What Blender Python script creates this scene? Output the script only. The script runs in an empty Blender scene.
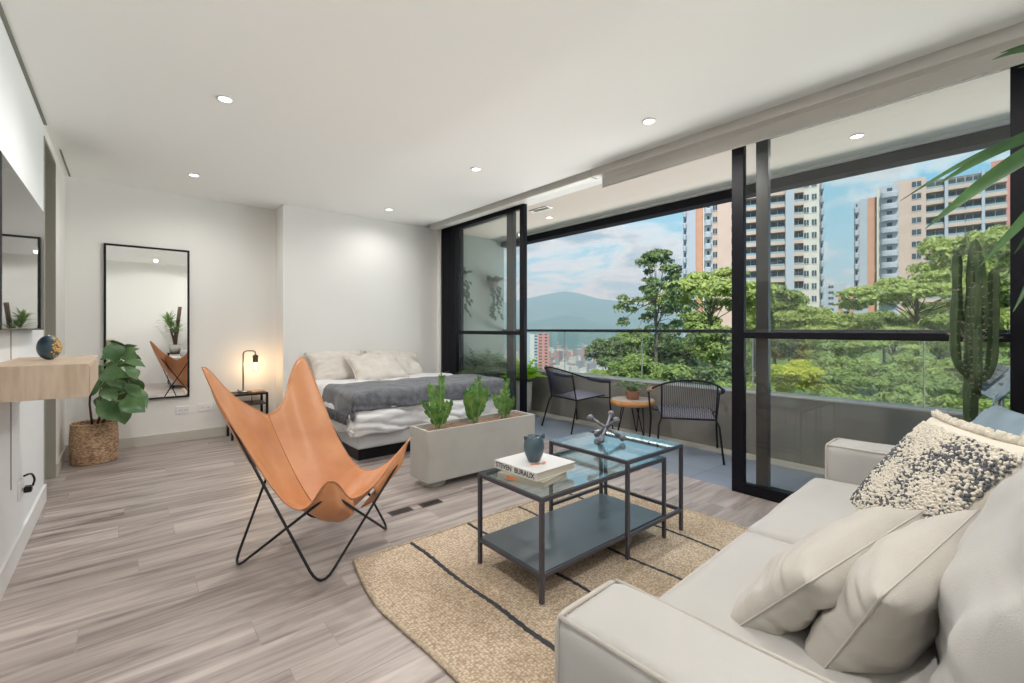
import bpy, bmesh, math, random
import numpy as np
from mathutils import Vector, Matrix, noise
R = math.radians
PI = math.pi
scene = bpy.context.scene
C = scene.collection
random.seed(7)

# ------------------------------------------------------------------ camera
CAM_H = 1.15
cd = bpy.data.cameras.new('camera')
cam = bpy.data.objects.new('camera', cd)
C.objects.link(cam)
cam.location = (0, 0, CAM_H)
cam.rotation_euler = (R(90), 0, R(-40.3))
cd.sensor_width = 36
cd.lens = 456 / 1024 * 36
cd.shift_y = -12.5 / 1024
cd.clip_start = 0.02
cd.clip_end = 30000
scene.camera = cam

# ------------------------------------------------------------------ exposure
vs = scene.view_settings
vs.view_transform = 'Standard'
vs.look = 'None'
vs.exposure = 0.0
vs.gamma = 1
vs.use_curve_mapping = False
scene.cycles.max_bounces = 10
scene.cycles.diffuse_bounces = 6
scene.cycles.glossy_bounces = 5
scene.cycles.transparent_max_bounces = 24
scene.cycles.sample_clamp_indirect = 6
scene.cycles.caustics_reflective = False
scene.cycles.caustics_refractive = False

# ------------------------------------------------------------------ sky
world = bpy.data.worlds.new('sky')
scene.world = world
world.use_nodes = True
wt = world.node_tree
wt.nodes.clear()


def WN(t, **k):
    n = wt.nodes.new(t)
    for a, b in k.items():
        setattr(n, a, b)
    return n


wo = WN('ShaderNodeOutputWorld')
bg = WN('ShaderNodeBackground')
wtc = WN('ShaderNodeTexCoord')
sep = WN('ShaderNodeSeparateXYZ')
wt.links.new(wtc.outputs['Generated'], sep.inputs[0])
grad = WN('ShaderNodeValToRGB')
cr = grad.color_ramp
cr.elements[0].position = 0.0
cr.elements[0].color = (0.40, 0.62, 0.78, 1)
cr.elements[1].position = 0.6
cr.elements[1].color = (0.12, 0.33, 0.62, 1)
e = cr.elements.new(0.25)
e.color = (0.24, 0.54, 0.74, 1)
wt.links.new(sep.outputs[2], grad.inputs[0])
zmax = WN('ShaderNodeMath', operation='ADD')
zmax.inputs[1].default_value = 0.22
wt.links.new(sep.outputs[2], zmax.inputs[0])
zm2 = WN('ShaderNodeMath', operation='MAXIMUM')
zm2.inputs[1].default_value = 0.05
wt.links.new(zmax.outputs[0], zm2.inputs[0])
dv = WN('ShaderNodeVectorMath', operation='DIVIDE')
cmb = WN('ShaderNodeCombineXYZ')
for i in range(3):
    wt.links.new(zm2.outputs[0], cmb.inputs[i])
wt.links.new(wtc.outputs['Generated'], dv.inputs[0])
wt.links.new(cmb.outputs[0], dv.inputs[1])
cn = WN('ShaderNodeTexNoise')
cn.inputs['Scale'].default_value = 1.5
cn.inputs['Detail'].default_value = 9
cn.inputs['Roughness'].default_value = 0.56
cn.inputs['Distortion'].default_value = 0.35
cmap = WN('ShaderNodeMapping')
cmap.inputs['Location'].default_value = (1.3, 4.1, 0)
cmap.inputs['Scale'].default_value = (1.6, 1.6, 3.2)
wt.links.new(dv.outputs[0], cmap.inputs[0])
wt.links.new(cmap.outputs[0], cn.inputs['Vector'])
# more cloud towards the valley (left), clearer towards the towers (right)
lr = WN('ShaderNodeMath', operation='MULTIPLY_ADD')
lr.inputs[1].default_value = 0.17
lr.inputs[2].default_value = -0.09
wt.links.new(sep.outputs[1], lr.inputs[0])
addn = WN('ShaderNodeMath', operation='ADD')
wt.links.new(cn.outputs[0], addn.inputs[0])
wt.links.new(lr.outputs[0], addn.inputs[1])
cramp = WN('ShaderNodeValToRGB')
cramp.color_ramp.elements[0].position = 0.44
cramp.color_ramp.elements[1].position = 0.56
wt.links.new(addn.outputs[0], cramp.inputs[0])
ccol = WN('ShaderNodeValToRGB')
ccol.color_ramp.elements[0].position = 0.50
ccol.color_ramp.elements[0].color = (0.80, 0.84, 0.86, 1)
ccol.color_ramp.elements[1].position = 0.66
ccol.color_ramp.elements[1].color = (0.30, 0.40, 0.48, 1)
wt.links.new(addn.outputs[0], ccol.inputs[0])
mixw = WN('ShaderNodeMix', data_type='RGBA')
wt.links.new(cramp.outputs[0], mixw.inputs[0])
wt.links.new(grad.outputs[0], mixw.inputs[6])
wt.links.new(ccol.outputs[0], mixw.inputs[7])
wt.links.new(mixw.outputs[2], bg.inputs[0])
bg.inputs[1].default_value = 1.25
wt.links.new(bg.outputs[0], wo.inputs[0])

sl = bpy.data.lights.new('sun', 'SUN')
sl.energy = 5.0
sl.angle = R(1.5)
sl.color = (1.0, 0.95, 0.86)
sun = bpy.data.objects.new('sun', sl)
C.objects.link(sun)
sun.rotation_euler = (Vector((-0.75, -0.45, 1.05)).to_track_quat('Z', 'Y')).to_euler()

DOWNLIGHT_W = 55.0

# added unseen area lamp standing in for light bounced off the garden
gl = bpy.data.lights.new('garden_fill_lamp', 'AREA')
gl.shape = 'RECTANGLE'
gl.size = 26
gl.size_y = 2.6
gl.energy = 3000
gl.color = (1.0, 0.965, 0.93)
garden = bpy.data.objects.new('garden_fill_lamp', gl)
C.objects.link(garden)
garden.location = (14.0, 2.5, -2.2)
garden.rotation_euler = Vector((1.0, 0, -0.25)).to_track_quat('Z', 'Y').to_euler()

# ------------------------------------------------------------------ px helpers (where things stand)
FPX, YAW, HOR = 456.0, R(40.3), 329.0
FW = (math.sin(YAW), math.cos(YAW))
RT = (math.cos(YAW), -math.sin(YAW))


def far(u, v, t):
    k = (u - 512) / FPX
    return Vector(((FW[0] + k * RT[0]) * t, (FW[1] + k * RT[1]) * t, CAM_H + (HOR - v) / FPX * t))


# ------------------------------------------------------------------ materials
MATS = {}


def mat(name, col=(0.8, 0.8, 0.8), rough=0.6, metal=0.0, noise_amt=0.0, noise_scale=8.0, bump=0.0, bump_scale=60.0,
        col2=None, emit=None, emit_s=0.0, sheen=0.0, stretch=None, trans=0.0, spec=0.5, detail=4):
    if name in MATS:
        return MATS[name]
    m = bpy.data.materials.new(name)
    m.use_nodes = True
    nt = m.node_tree
    b = nt.nodes['Principled BSDF']
    b.inputs['Base Color'].default_value = (*col, 1)
    b.inputs['Roughness'].default_value = rough
    b.inputs['Metallic'].default_value = metal
    b.inputs['Specular IOR Level'].default_value = spec
    if sheen:
        b.inputs['Sheen Weight'].default_value = sheen
    tc = nt.nodes.new('ShaderNodeTexCoord')
    mp = nt.nodes.new('ShaderNodeMapping')
    nt.links.new(tc.outputs['Object'], mp.inputs[0])
    if stretch:
        mp.inputs['Scale'].default_value = stretch
    if noise_amt > 0 or col2:
        n = nt.nodes.new('ShaderNodeTexNoise')
        n.inputs['Scale'].default_value = noise_scale
        n.inputs['Detail'].default_value = detail
        nt.links.new(mp.outputs[0], n.inputs['Vector'])
        rp = nt.nodes.new('ShaderNodeValToRGB')
        c2 = col2 if col2 else tuple(max(0, c * (1 - noise_amt)) for c in col)
        rp.color_ramp.elements[0].position = 0.35
        rp.color_ramp.elements[0].color = (*col, 1)
        rp.color_ramp.elements[1].position = 0.65
        rp.color_ramp.elements[1].color = (*c2, 1)
        nt.links.new(n.outputs[0], rp.inputs[0])
        nt.links.new(rp.outputs[0], b.inputs['Base Color'])
    if bump > 0:
        n2 = nt.nodes.new('ShaderNodeTexNoise')
        n2.inputs['Scale'].default_value = bump_scale
        n2.inputs['Detail'].default_value = 3
        nt.links.new(mp.outputs[0], n2.inputs['Vector'])
        bp = nt.nodes.new('ShaderNodeBump')
        bp.inputs['Strength'].default_value = bump
        bp.inputs['Distance'].default_value = 0.01
        nt.links.new(n2.outputs[0], bp.inputs['Height'])
        nt.links.new(bp.outputs[0], b.inputs['Normal'])
    if emit:
        b.inputs['Emission Color'].default_value = (*emit, 1)
        b.inputs['Emission Strength'].default_value = emit_s
    if trans:
        # leaf: let some light through
        out = nt.nodes['Material Output']
        tr = nt.nodes.new('ShaderNodeBsdfTranslucent')
        tr.inputs[0].default_value = (*[min(1, c * 1.3) for c in col], 1)
        mx = nt.nodes.new('ShaderNodeMixShader')
        mx.inputs[0].default_value = trans
        nt.links.new(b.outputs[0], mx.inputs[1])
        nt.links.new(tr.outputs[0], mx.inputs[2])
        nt.links.new(mx.outputs[0], out.inputs[0])
    MATS[name] = m
    return m


def glass_mat(name, tint=(0.95, 0.98, 0.97), refl=1.0, ior=1.5, rough=0.0):
    if name in MATS:
        return MATS[name]
    m = bpy.data.materials.new(name)
    m.use_nodes = True
    nt = m.node_tree
    nt.nodes.clear()
    o = nt.nodes.new('ShaderNodeOutputMaterial')
    t = nt.nodes.new('ShaderNodeBsdfTransparent')
    t.inputs[0].default_value = (*tint, 1)
    g = nt.nodes.new('ShaderNodeBsdfGlossy')
    g.inputs['Roughness'].default_value = rough
    g.inputs['Color'].default_value = (refl, refl, refl, 1)
    f = nt.nodes.new('ShaderNodeFresnel')
    f.inputs[0].default_value = ior
    ge = nt.nodes.new('ShaderNodeNewGeometry')
    mi = nt.nodes.new('ShaderNodeMix')      # leaving the pane reflects like entering it
    mi.inputs[2].default_value = ior
    mi.inputs[3].default_value = 1 / ior
    nt.links.new(ge.outputs['Backfacing'], mi.inputs[0])
    nt.links.new(mi.outputs[0], f.inputs[0])
    mx = nt.nodes.new('ShaderNodeMixShader')
    nt.links.new(f.outputs[0], mx.inputs[0])
    nt.links.new(t.outputs[0], mx.inputs[1])
    nt.links.new(g.outputs[0], mx.inputs[2])
    nt.links.new(mx.outputs[0], o.inputs[0])
    MATS[name] = m
    return m


def floor_mat():
    m = bpy.data.materials.new('grey_wood_plank')
    m.use_nodes = True
    nt = m.node_tree
    b = nt.nodes['Principled BSDF']
    L = nt.links.new
    tc = nt.nodes.new('ShaderNodeTexCoord')
    br = nt.nodes.new('ShaderNodeTexBrick')
    br.offset = 0.0
    br.offset_frequency = 2
    br.squash = 1
    br.inputs['Color1'].default_value = (0, 0, 0, 1)
    br.inputs['Color2'].default_value = (1, 1, 1, 1)
    br.inputs['Mortar'].default_value = (0.5, 0.5, 0.5, 1)
    br.inputs['Scale'].default_value = 1
    br.inputs['Mortar Size'].default_value = 0.0015
    br.inputs['Mortar Smooth'].default_value = 0.2
    br.inputs['Bias'].default_value = 0
    br.inputs['Brick Width'].default_value = 1.22
    br.inputs['Row Height'].default_value = 0.185
    sx = nt.nodes.new('ShaderNodeSeparateXYZ')
    L(tc.outputs['Object'], sx.inputs[0])
    row = nt.nodes.new('ShaderNodeMath')
    row.operation = 'DIVIDE'
    row.inputs[1].default_value = 0.185
    L(sx.outputs[1], row.inputs[0])
    fl_ = nt.nodes.new('ShaderNodeMath')
    fl_.operation = 'FLOOR'
    L(row.outputs[0], fl_.inputs[0])
    wn = nt.nodes.new('ShaderNodeTexWhiteNoise')
    wn.noise_dimensions = '1D'
    L(fl_.outputs[0], wn.inputs['W'])
    ax = nt.nodes.new('ShaderNodeMath')
    ax.operation = 'MULTIPLY_ADD'
    ax.inputs[1].default_value = 1.22
    L(wn.outputs['Value'], ax.inputs[0])
    L(sx.outputs[0], ax.inputs[2])
    cx_ = nt.nodes.new('ShaderNodeCombineXYZ')
    L(ax.outputs[0], cx_.inputs[0])
    L(sx.outputs[1], cx_.inputs[1])
    L(cx_.outputs[0], br.inputs['Vector'])
    # grain stretched along X, shifted per plank
    sh = nt.nodes.new('ShaderNodeVectorMath')
    sh.operation = 'MULTIPLY_ADD'
    sh.inputs[1].default_value = (7, 3, 5)
    L(br.outputs['Color'], sh.inputs[0])
    L(tc.outputs['Object'], sh.inputs[2])
    mp = nt.nodes.new('ShaderNodeMapping')
    mp.inputs['Scale'].default_value = (0.8, 8.5, 1)
    L(sh.outputs[0], mp.inputs[0])
    n = nt.nodes.new('ShaderNodeTexNoise')
    n.inputs['Scale'].default_value = 1.6
    n.inputs['Detail'].default_value = 8
    n.inputs['Roughness'].default_value = 0.60
    n.inputs['Distortion'].default_value = 0.9
    L(mp.outputs[0], n.inputs['Vector'])
    rp = nt.nodes.new('ShaderNodeValToRGB')
    el = rp.color_ramp.elements
    el[0].position = 0.30
    el[0].color = (0.165, 0.135, 0.125, 1)
    el[1].position = 0.68
    el[1].color = (0.56, 0.495, 0.46, 1)
    k = el.new(0.48)
    k.color = (0.375, 0.322, 0.30, 1)
    L(n.outputs[0], rp.inputs[0])
    mul = nt.nodes.new('ShaderNodeMix')
    mul.data_type = 'RGBA'
    mul.blend_type = 'MULTIPLY'
    mul.inputs[0].default_value = 1
    tone = nt.nodes.new('ShaderNodeValToRGB')
    tone.color_ramp.elements[0].color = (0.88, 0.87, 0.86, 1)
    tone.color_ramp.elements[1].color = (1.08, 1.08, 1.08, 1)
    L(br.outputs['Color'], tone.inputs[0])
    L(rp.outputs[0], mul.inputs[6])
    L(tone.outputs[0], mul.inputs[7])
    mm = nt.nodes.new('ShaderNodeMix')
    mm.data_type = 'RGBA'
    mm.inputs[7].default_value = (0.13, 0.10, 0.09, 1)
    sc = nt.nodes.new('ShaderNodeMath')
    sc.operation = 'MULTIPLY'
    sc.inputs[1].default_value = 0.30
    L(br.outputs['Fac'], sc.inputs[0])
    L(sc.outputs[0], mm.inputs[0])
    L(mul.outputs[2], mm.inputs[6])
    L(mm.outputs[2], b.inputs['Base Color'])
    b.inputs['Roughness'].default_value = 0.38
    bp = nt.nodes.new('ShaderNodeBump')
    bp.inputs['Strength'].default_value = 0.08
    bp.inputs['Distance'].default_value = 0.004
    L(n.outputs[0], bp.inputs['Height'])
    L(bp.outputs[0], b.inputs['Normal'])
    return m


def tile_mat():
    m = bpy.data.materials.new('slate_tile')
    m.use_nodes = True
    nt = m.node_tree
    b = nt.nodes['Principled BSDF']
    tc = nt.nodes.new('ShaderNodeTexCoord')
    br = nt.nodes.new('ShaderNodeTexBrick')
    br.offset = 0
    br.inputs['Color1'].default_value = (0.23, 0.27, 0.33, 1)
    br.inputs['Color2'].default_value = (0.26, 0.30, 0.36, 1)
    br.inputs['Mortar'].default_value = (0.16, 0.18, 0.21, 1)
    br.inputs['Scale'].default_value = 1
    br.inputs['Mortar Size'].default_value = 0.003
    br.inputs['Brick Width'].default_value = 0.6
    br.inputs['Row Height'].default_value = 0.6
    nt.links.new(tc.outputs['Object'], br.inputs['Vector'])
    nt.links.new(br.outputs['Color'], b.inputs['Base Color'])
    b.inputs['Roughness'].default_value = 0.42
    return m


def rug_mat():
    m = bpy.data.materials.new('woven_jute')
    m.use_nodes = True
    nt = m.node_tree
    L = nt.links.new
    b = nt.nodes['Principled BSDF']
    b.inputs['Roughness'].default_value = 0.9
    b.inputs['Specular IOR Level'].default_value = 0.1
    tc = nt.nodes.new('ShaderNodeTexCoord')
    mp = nt.nodes.new('ShaderNodeMapping')
    mp.inputs['Scale'].default_value = (1, 1.7, 1)
    L(tc.outputs['Object'], mp.inputs[0])
    v = nt.nodes.new('ShaderNodeTexVoronoi')
    v.inputs['Scale'].default_value = 75
    v.inputs['Randomness'].default_value = 0.55
    L(mp.outputs[0], v.inputs['Vector'])
    rp = nt.nodes.new('ShaderNodeValToRGB')
    rp.color_ramp.elements[0].position = 0.1
    rp.color_ramp.elements[0].color = (0.83, 0.71, 0.57, 1)
    rp.color_ramp.elements[1].position = 0.75
    rp.color_ramp.elements[1].color = (0.37, 0.28, 0.205, 1)
    L(v.outputs['Distance'], rp.inputs[0])
    n = nt.nodes.new('ShaderNodeTexNoise')
    n.inputs['Scale'].default_value = 2.2
    n.inputs['Detail'].default_value = 6
    L(tc.outputs['Object'], n.inputs['Vector'])
    r2 = nt.nodes.new('ShaderNodeValToRGB')
    r2.color_ramp.elements[0].position = 0.35
    r2.color_ramp.elements[0].color = (0.82, 0.78, 0.72, 1)
    r2.color_ramp.elements[1].position = 0.65
    r2.color_ramp.elements[1].color = (1.1, 1.08, 1.05, 1)
    L(n.outputs[0], r2.inputs[0])
    mul = nt.nodes.new('ShaderNodeMix')
    mul.data_type = 'RGBA'
    mul.blend_type = 'MULTIPLY'
    mul.inputs[0].default_value = 1
    L(rp.outputs[0], mul.inputs[6])
    L(r2.outputs[0], mul.inputs[7])
    L(mul.outputs[2], b.inputs['Base Color'])
    bp = nt.nodes.new('ShaderNodeBump')
    bp.invert = True
    bp.inputs['Strength'].default_value = 0.7
    bp.inputs['Distance'].default_value = 0.006
    L(v.outputs['Distance'], bp.inputs['Height'])
    L(bp.outputs[0], b.inputs['Normal'])
    return m


M_wall = mat('white_wall_paint', (0.84, 0.83, 0.80), 0.75, bump=0.03, bump_scale=220)
M_wallL = mat('white_panel_paint', (0.86, 0.88, 0.90), 0.6)
M_ceil = mat('ceiling_paint', (0.92, 0.915, 0.90), 0.85)
M_base = mat('beige_skirting', (0.56, 0.53, 0.47), 0.5)
M_white = mat('white_satin', (0.82, 0.82, 0.82), 0.4)
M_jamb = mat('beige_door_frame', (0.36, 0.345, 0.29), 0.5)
M_gap = mat('grey_shadow_gap', (0.24, 0.24, 0.21), 0.8)
M_floor = floor_mat()
M_tile = tile_mat()
M_black = mat('black_metal', (0.008, 0.008, 0.011), 0.42, spec=0.3)
M_blackframe = mat('black_aluminium', (0.004, 0.004, 0.008), 0.45, spec=0.2)
M_stilegrey = mat('reflection_grey_aluminium', (0.05, 0.048, 0.05), 0.35)  # reflection of the pane in front is put into this grey; roof post reuses it
M_glass = glass_mat('clear_window_glass', (0.975, 0.985, 0.98), 0.55)
M_tglass = glass_mat('clear_table_glass', (0.86, 0.95, 0.95), 1.0, 1.75)
M_rail_glass = glass_mat('railing_glass', (0.90, 0.94, 0.93), 1.0, 1.5)
M_concrete = mat('grey_concrete', (0.235, 0.225, 0.205), 0.8, noise_amt=0.2, noise_scale=3, bump=0.1, bump_scale=40)
M_capstone = mat('pale_concrete', (0.50, 0.48, 0.44), 0.8, noise_amt=0.12, noise_scale=6)
M_plantcrete = mat('cast_concrete', (0.50, 0.485, 0.445), 0.75, noise_amt=0.1, noise_scale=5, bump=0.08, bump_scale=70)
M_soil = mat('potting_soil', (0.16, 0.085, 0.05), 0.95, col2=(0.34, 0.21, 0.13), noise_scale=60, bump=1.0, bump_scale=90)
M_sofa = mat('cream_linen', (0.51, 0.495, 0.475), 0.9, sheen=0.2, bump=0.22, bump_scale=420, noise_amt=0.05, noise_scale=5)
M_cushion = mat('ivory_linen', (0.54, 0.505, 0.455), 0.9, sheen=0.2, bump=0.22, bump_scale=380, noise_amt=0.06, noise_scale=6)
M_blue = mat('washed_blue_linen', (0.27, 0.36, 0.43), 0.9, bump=0.25, bump_scale=300, noise_amt=0.12, noise_scale=12)
M_leather = mat('tan_leather', (0.66, 0.31, 0.145), 0.36, col2=(0.52, 0.205, 0.08), noise_scale=3.5, bump=0.10, bump_scale=160, detail=6)
M_seam = mat('leather_seam', (0.28, 0.11, 0.045), 0.6)
M_oak = mat('limed_oak', (0.63, 0.50, 0.38), 0.5, col2=(0.50, 0.375, 0.27), noise_scale=4, stretch=(9, 9, 1.2), detail=6)
M_gold = mat('gold_leaf', (0.75, 0.52, 0.20), 0.28, metal=1.0)
M_navy = mat('blue_black_glaze', (0.03, 0.065, 0.10), 0.35, col2=(0.09, 0.14, 0.17), noise_scale=14)
M_teal = mat('teal_ceramic', (0.045, 0.085, 0.115), 0.32, col2=(0.10, 0.15, 0.17), noise_scale=9)
M_basket = mat('woven_seagrass', (0.68, 0.48, 0.31), 0.85, col2=(0.27, 0.15, 0.08), noise_scale=42, stretch=(1, 1, 2.2), bump=0.5, bump_scale=60)
M_fig = mat('fiddle_leaf_green', (0.06, 0.145, 0.05), 0.35, col2=(0.15, 0.27, 0.10), noise_scale=7, trans=0.18)
M_zz = mat('glossy_leaf_green', (0.06, 0.20, 0.05), 0.32, col2=(0.26, 0.44, 0.10), noise_scale=16, trans=0.2)
M_stalk = mat('pale_green_stalk', (0.24, 0.32, 0.12), 0.5)
M_bark = mat('brown_bark', (0.10, 0.065, 0.045), 0.9, noise_amt=0.4, noise_scale=30, bump=0.6, bump_scale=60)
M_treebark = mat('tree_bark', (0.16, 0.13, 0.10), 0.9)
M_palm = mat('dark_blade_green', (0.014, 0.055, 0.013), 0.40, col2=(0.045, 0.135, 0.025), noise_scale=5, trans=0.12)
M_fern = mat('bright_fern_green', (0.58, 0.78, 0.06), 0.45, col2=(0.30, 0.56, 0.06), noise_scale=10, trans=0.3)
M_fern2 = mat('dull_fern_green', (0.16, 0.30, 0.12), 0.5, col2=(0.34, 0.46, 0.24), noise_scale=12, trans=0.2)
M_cactus = mat('cactus_green', (0.022, 0.050, 0.016), 0.55, col2=(0.065, 0.10, 0.04), noise_scale=12)
M_spine = mat('cactus_spines', (0.42, 0.40, 0.30), 0.6)
M_sheet = mat('white_bedlinen', (0.76, 0.755, 0.76), 0.9, bump=0.1, bump_scale=40)
M_bedbase = mat('pale_grey_upholstery', (0.60, 0.61, 0.63), 0.9, bump=0.1, bump_scale=200)
M_throw = mat('charcoal_wool', (0.085, 0.088, 0.10), 0.95, col2=(0.15, 0.155, 0.175), noise_scale=22, bump=0.5, bump_scale=120, sheen=0.3)
M_beigepil = mat('beige_pillow_linen', (0.72, 0.67, 0.61), 0.95, bump=0.2, bump_scale=250, noise_amt=0.1, noise_scale=14)
M_shelfmetal = mat('grey_powder_coat', (0.085, 0.095, 0.105), 0.32)
M_frame = mat('dark_grey_steel', (0.060, 0.056, 0.072), 0.35)
M_mirror = mat('mirror_silver', (0.92, 0.93, 0.93), 0.0, metal=1.0)
M_screen = mat('tv_glass', (0.022, 0.023, 0.024), 0.015, spec=1.0)
M_tvbody = mat('tv_plastic', (0.035, 0.035, 0.038), 0.4)
M_light = mat('lamp_glow', (1, 1, 1), 0.5, emit=(1.0, 0.95, 0.88), emit_s=6)
M_bulb = mat('filament_glow', (1, 0.8, 0.4), 0.5, emit=(1.0, 0.62, 0.25), emit_s=16)
M_bulbglass = glass_mat('amber_bulb_glass', (1.0, 0.93, 0.80), 0.6)
M_brass = mat('aged_nickel', (0.30, 0.27, 0.24), 0.32, metal=0.9)
M_socket = mat('dark_bronze', (0.10, 0.075, 0.06), 0.45, metal=0.6)
M_terra = mat('terracotta', (0.42, 0.22, 0.15), 0.8)
M_slab = mat('acacia_wood', (0.46, 0.19, 0.065), 0.42, col2=(0.66, 0.36, 0.15), noise_scale=7, stretch=(1, 1, 5))
M_slabtop = mat('pale_wood_top', (0.62, 0.52, 0.44), 0.4, noise_amt=0.15, noise_scale=8)
M_cord = mat('black_cord', (0.025, 0.025, 0.05), 0.5)
M_cordgrey = mat('grey_cord', (0.30, 0.29, 0.34), 0.7)
M_paper = mat('book_pages', (0.62, 0.57, 0.47), 0.8, noise_amt=0.15, noise_scale=200, stretch=(1, 1, 20))
M_cover = mat('book_cover_white', (0.72, 0.71, 0.70), 0.45)
M_ink = mat('printed_ink', (0.05, 0.045, 0.045), 0.6)
M_orange = mat('printed_orange', (0.75, 0.25, 0.10), 0.6)
M_khaki = mat('book_cover_khaki', (0.40, 0.38, 0.30), 0.5)
M_jack = mat('cast_pewter', (0.20, 0.20, 0.23), 0.5, metal=0.5)
M_blind = mat('blind_fabric', (0.62, 0.60, 0.57), 0.8, bump=0.1, bump_scale=300)
M_cass = mat('blind_cassette', (0.72, 0.70, 0.67), 0.5)
M_jute = rug_mat()
M_edge = mat('jute_braid', (0.62, 0.50, 0.36), 0.9, noise_amt=0.4, noise_scale=90, bump=0.8, bump_scale=90)
M_stripe = mat('charcoal_yarn', (0.045, 0.045, 0.055), 0.9, noise_amt=0.3, noise_scale=80, bump=0.6, bump_scale=90)
M_shag1 = mat('cream_wool', (0.74, 0.69, 0.60), 0.95)
M_shag2 = mat('charcoal_wool_loop', (0.12, 0.125, 0.14), 0.95)
M_bronze = mat('bronze_grille', (0.085, 0.065, 0.055), 0.5)
M_balwall = mat('green_grey_render', (0.36, 0.40, 0.35), 0.85, noise_amt=0.1, noise_scale=1.5)
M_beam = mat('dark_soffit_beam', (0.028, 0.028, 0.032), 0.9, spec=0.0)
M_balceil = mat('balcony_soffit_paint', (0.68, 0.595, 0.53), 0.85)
M_slat = mat('grey_outlet', (0.3, 0.3, 0.3), 0.5)


# ------------------------------------------------------------------ mesh helpers
def obj(name, bm, mats, parent=None, smooth=False, loc=None, rot=None):
    me = bpy.data.meshes.new(name)
    if isinstance(bm, bmesh.types.BMesh):
        bmesh.ops.recalc_face_normals(bm, faces=bm.faces)
        bm.to_mesh(me)
        bm.free()
    else:
        v, f = bm[0], bm[1]
        me.from_pydata(v, [], f)
    for m in (mats if isinstance(mats, (list, tuple)) else [mats]):
        me.materials.append(m)
    if smooth:
        me.polygons.foreach_set('use_smooth', [True] * len(me.polygons))
    o = bpy.data.objects.new(name, me)
    C.objects.link(o)
    if parent:
        o.parent = parent
    if loc is not None:
        o.location = loc
    if rot is not None:
        o.rotation_euler = rot
    return o


def thing(name, label, cat, loc=(0, 0, 0), rotz=0, group=None):
    o = bpy.data.objects.new(name, None)
    C.objects.link(o)
    o.empty_display_size = 0.1
    o.location = loc
    o.rotation_euler = (0, 0, rotz)
    tag(o, label, cat, group)
    return o


def tag(o, label, cat, group=None, kind=None):
    o['label'] = label
    o['category'] = cat
    if group:
        o['group'] = group
    if kind:
        o['kind'] = kind
    return o


def struct(name, bm, m, smooth=False, parent=None):
    o = obj(name, bm, m, parent, smooth)
    if not parent:
        o['kind'] = 'structure'
    return o


def sempty(name):
    o = bpy.data.objects.new(name, None)
    C.objects.link(o)
    o['kind'] = 'structure'
    return o


def copy_tree(root, loc, rotz=0, label=None, scale=None):
    r = root.copy()
    C.objects.link(r)
    r.location = loc
    r.rotation_euler = (0, 0, rotz)
    if scale:
        r.scale = scale
    if label:
        r['label'] = label
    for ch in list(root.children):
        c = ch.copy()
        C.objects.link(c)
        c.parent = r
        for g in list(ch.children):
            d = g.copy()
            C.objects.link(d)
            d.parent = c
    return r


def B():
    return bmesh.new()


def box(bm, x0, x1, y0, y1, z0, z1, bev=0, mi=0, mtx=None, seg=2):
    vs_ = [bm.verts.new(p) for p in ((x0, y0, z0), (x1, y0, z0), (x1, y1, z0), (x0, y1, z0),
                                     (x0, y0, z1), (x1, y0, z1), (x1, y1, z1), (x0, y1, z1))]
    fs = [bm.faces.new([vs_[i] for i in q]) for q in
          ((0, 3, 2, 1), (4, 5, 6, 7), (0, 1, 5, 4), (1, 2, 6, 5), (2, 3, 7, 6), (3, 0, 4, 7))]
    for f in fs:
        f.material_index = mi
    if bev:
        es = list({e_ for f in fs for e_ in f.edges})
        r = bmesh.ops.bevel(bm, geom=es, offset=bev, segments=seg, affect='EDGES', profile=0.5)
        for f in r['faces']:
            f.material_index = mi
        vs_ = list({v for f in r['faces'] for v in f.verts} | {v for v in vs_ if v.is_valid})
    if mtx is not None:
        bmesh.ops.transform(bm, matrix=mtx, verts=vs_)
    return bm


def sbox(x0, x1, y0, y1, z0, z1, bev=0):
    return box(B(), x0, x1, y0, y1, z0, z1, bev)


def tube(bm, pts, r, seg=8, closed=False, mi=0, caps=True):
    pts = [Vector(p) for p in pts]
    n = len(pts)
    rs = r if isinstance(r, (list, tuple)) else [r] * n
    rings = []
    up = None
    for i, p in enumerate(pts):
        a = pts[i - 1] if (i > 0 or closed) else p
        b_ = pts[(i + 1) % n] if (i < n - 1 or closed) else p
        d = (b_ - a)
        if d.length < 1e-9:
            d = Vector((0, 0, 1))
        d.normalize()
        if up is None:
            up = Vector((0, 0, 1)) if abs(d.z) < 0.9 else Vector((1, 0, 0))
        s = d.cross(up)
        if s.length < 1e-6:
            s = d.orthogonal()
        s.normalize()
        up = s.cross(d).normalized()
        rings.append([bm.verts.new(p + (s * math.cos(2 * PI * k / seg) + up * math.sin(2 * PI * k / seg)) * rs[i]) for k in range(seg)])
    m = n if closed else n - 1
    for i in range(m):
        r0, r1 = rings[i], rings[(i + 1) % n]
        for k in range(seg):
            f = bm.faces.new((r0[k], r0[(k + 1) % seg], r1[(k + 1) % seg], r1[k]))
            f.material_index = mi
            f.smooth = True
    if caps and not closed:
        for rg in (rings[0][::-1], rings[-1]):
            f = bm.faces.new(rg)
            f.material_index = mi
    return bm


def lathe(bm, prof, seg=24, cx=0, cy=0, mi=0, sy=1.0, caps=True):
    rings = []
    for r, z in prof:
        rings.append([bm.verts.new((cx + r * math.cos(2 * PI * k / seg), cy + sy * r * math.sin(2 * PI * k / seg), z)) for k in range(seg)])
    for i in range(len(rings) - 1):
        for k in range(seg):
            f = bm.faces.new((rings[i][k], rings[i][(k + 1) % seg], rings[i + 1][(k + 1) % seg], rings[i + 1][k]))
            f.material_index = mi
            f.smooth = True
    for rg in ((rings[0][::-1], rings[-1]) if caps else ()):
        f = bm.faces.new(rg)
        f.material_index = mi
    return bm


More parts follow.
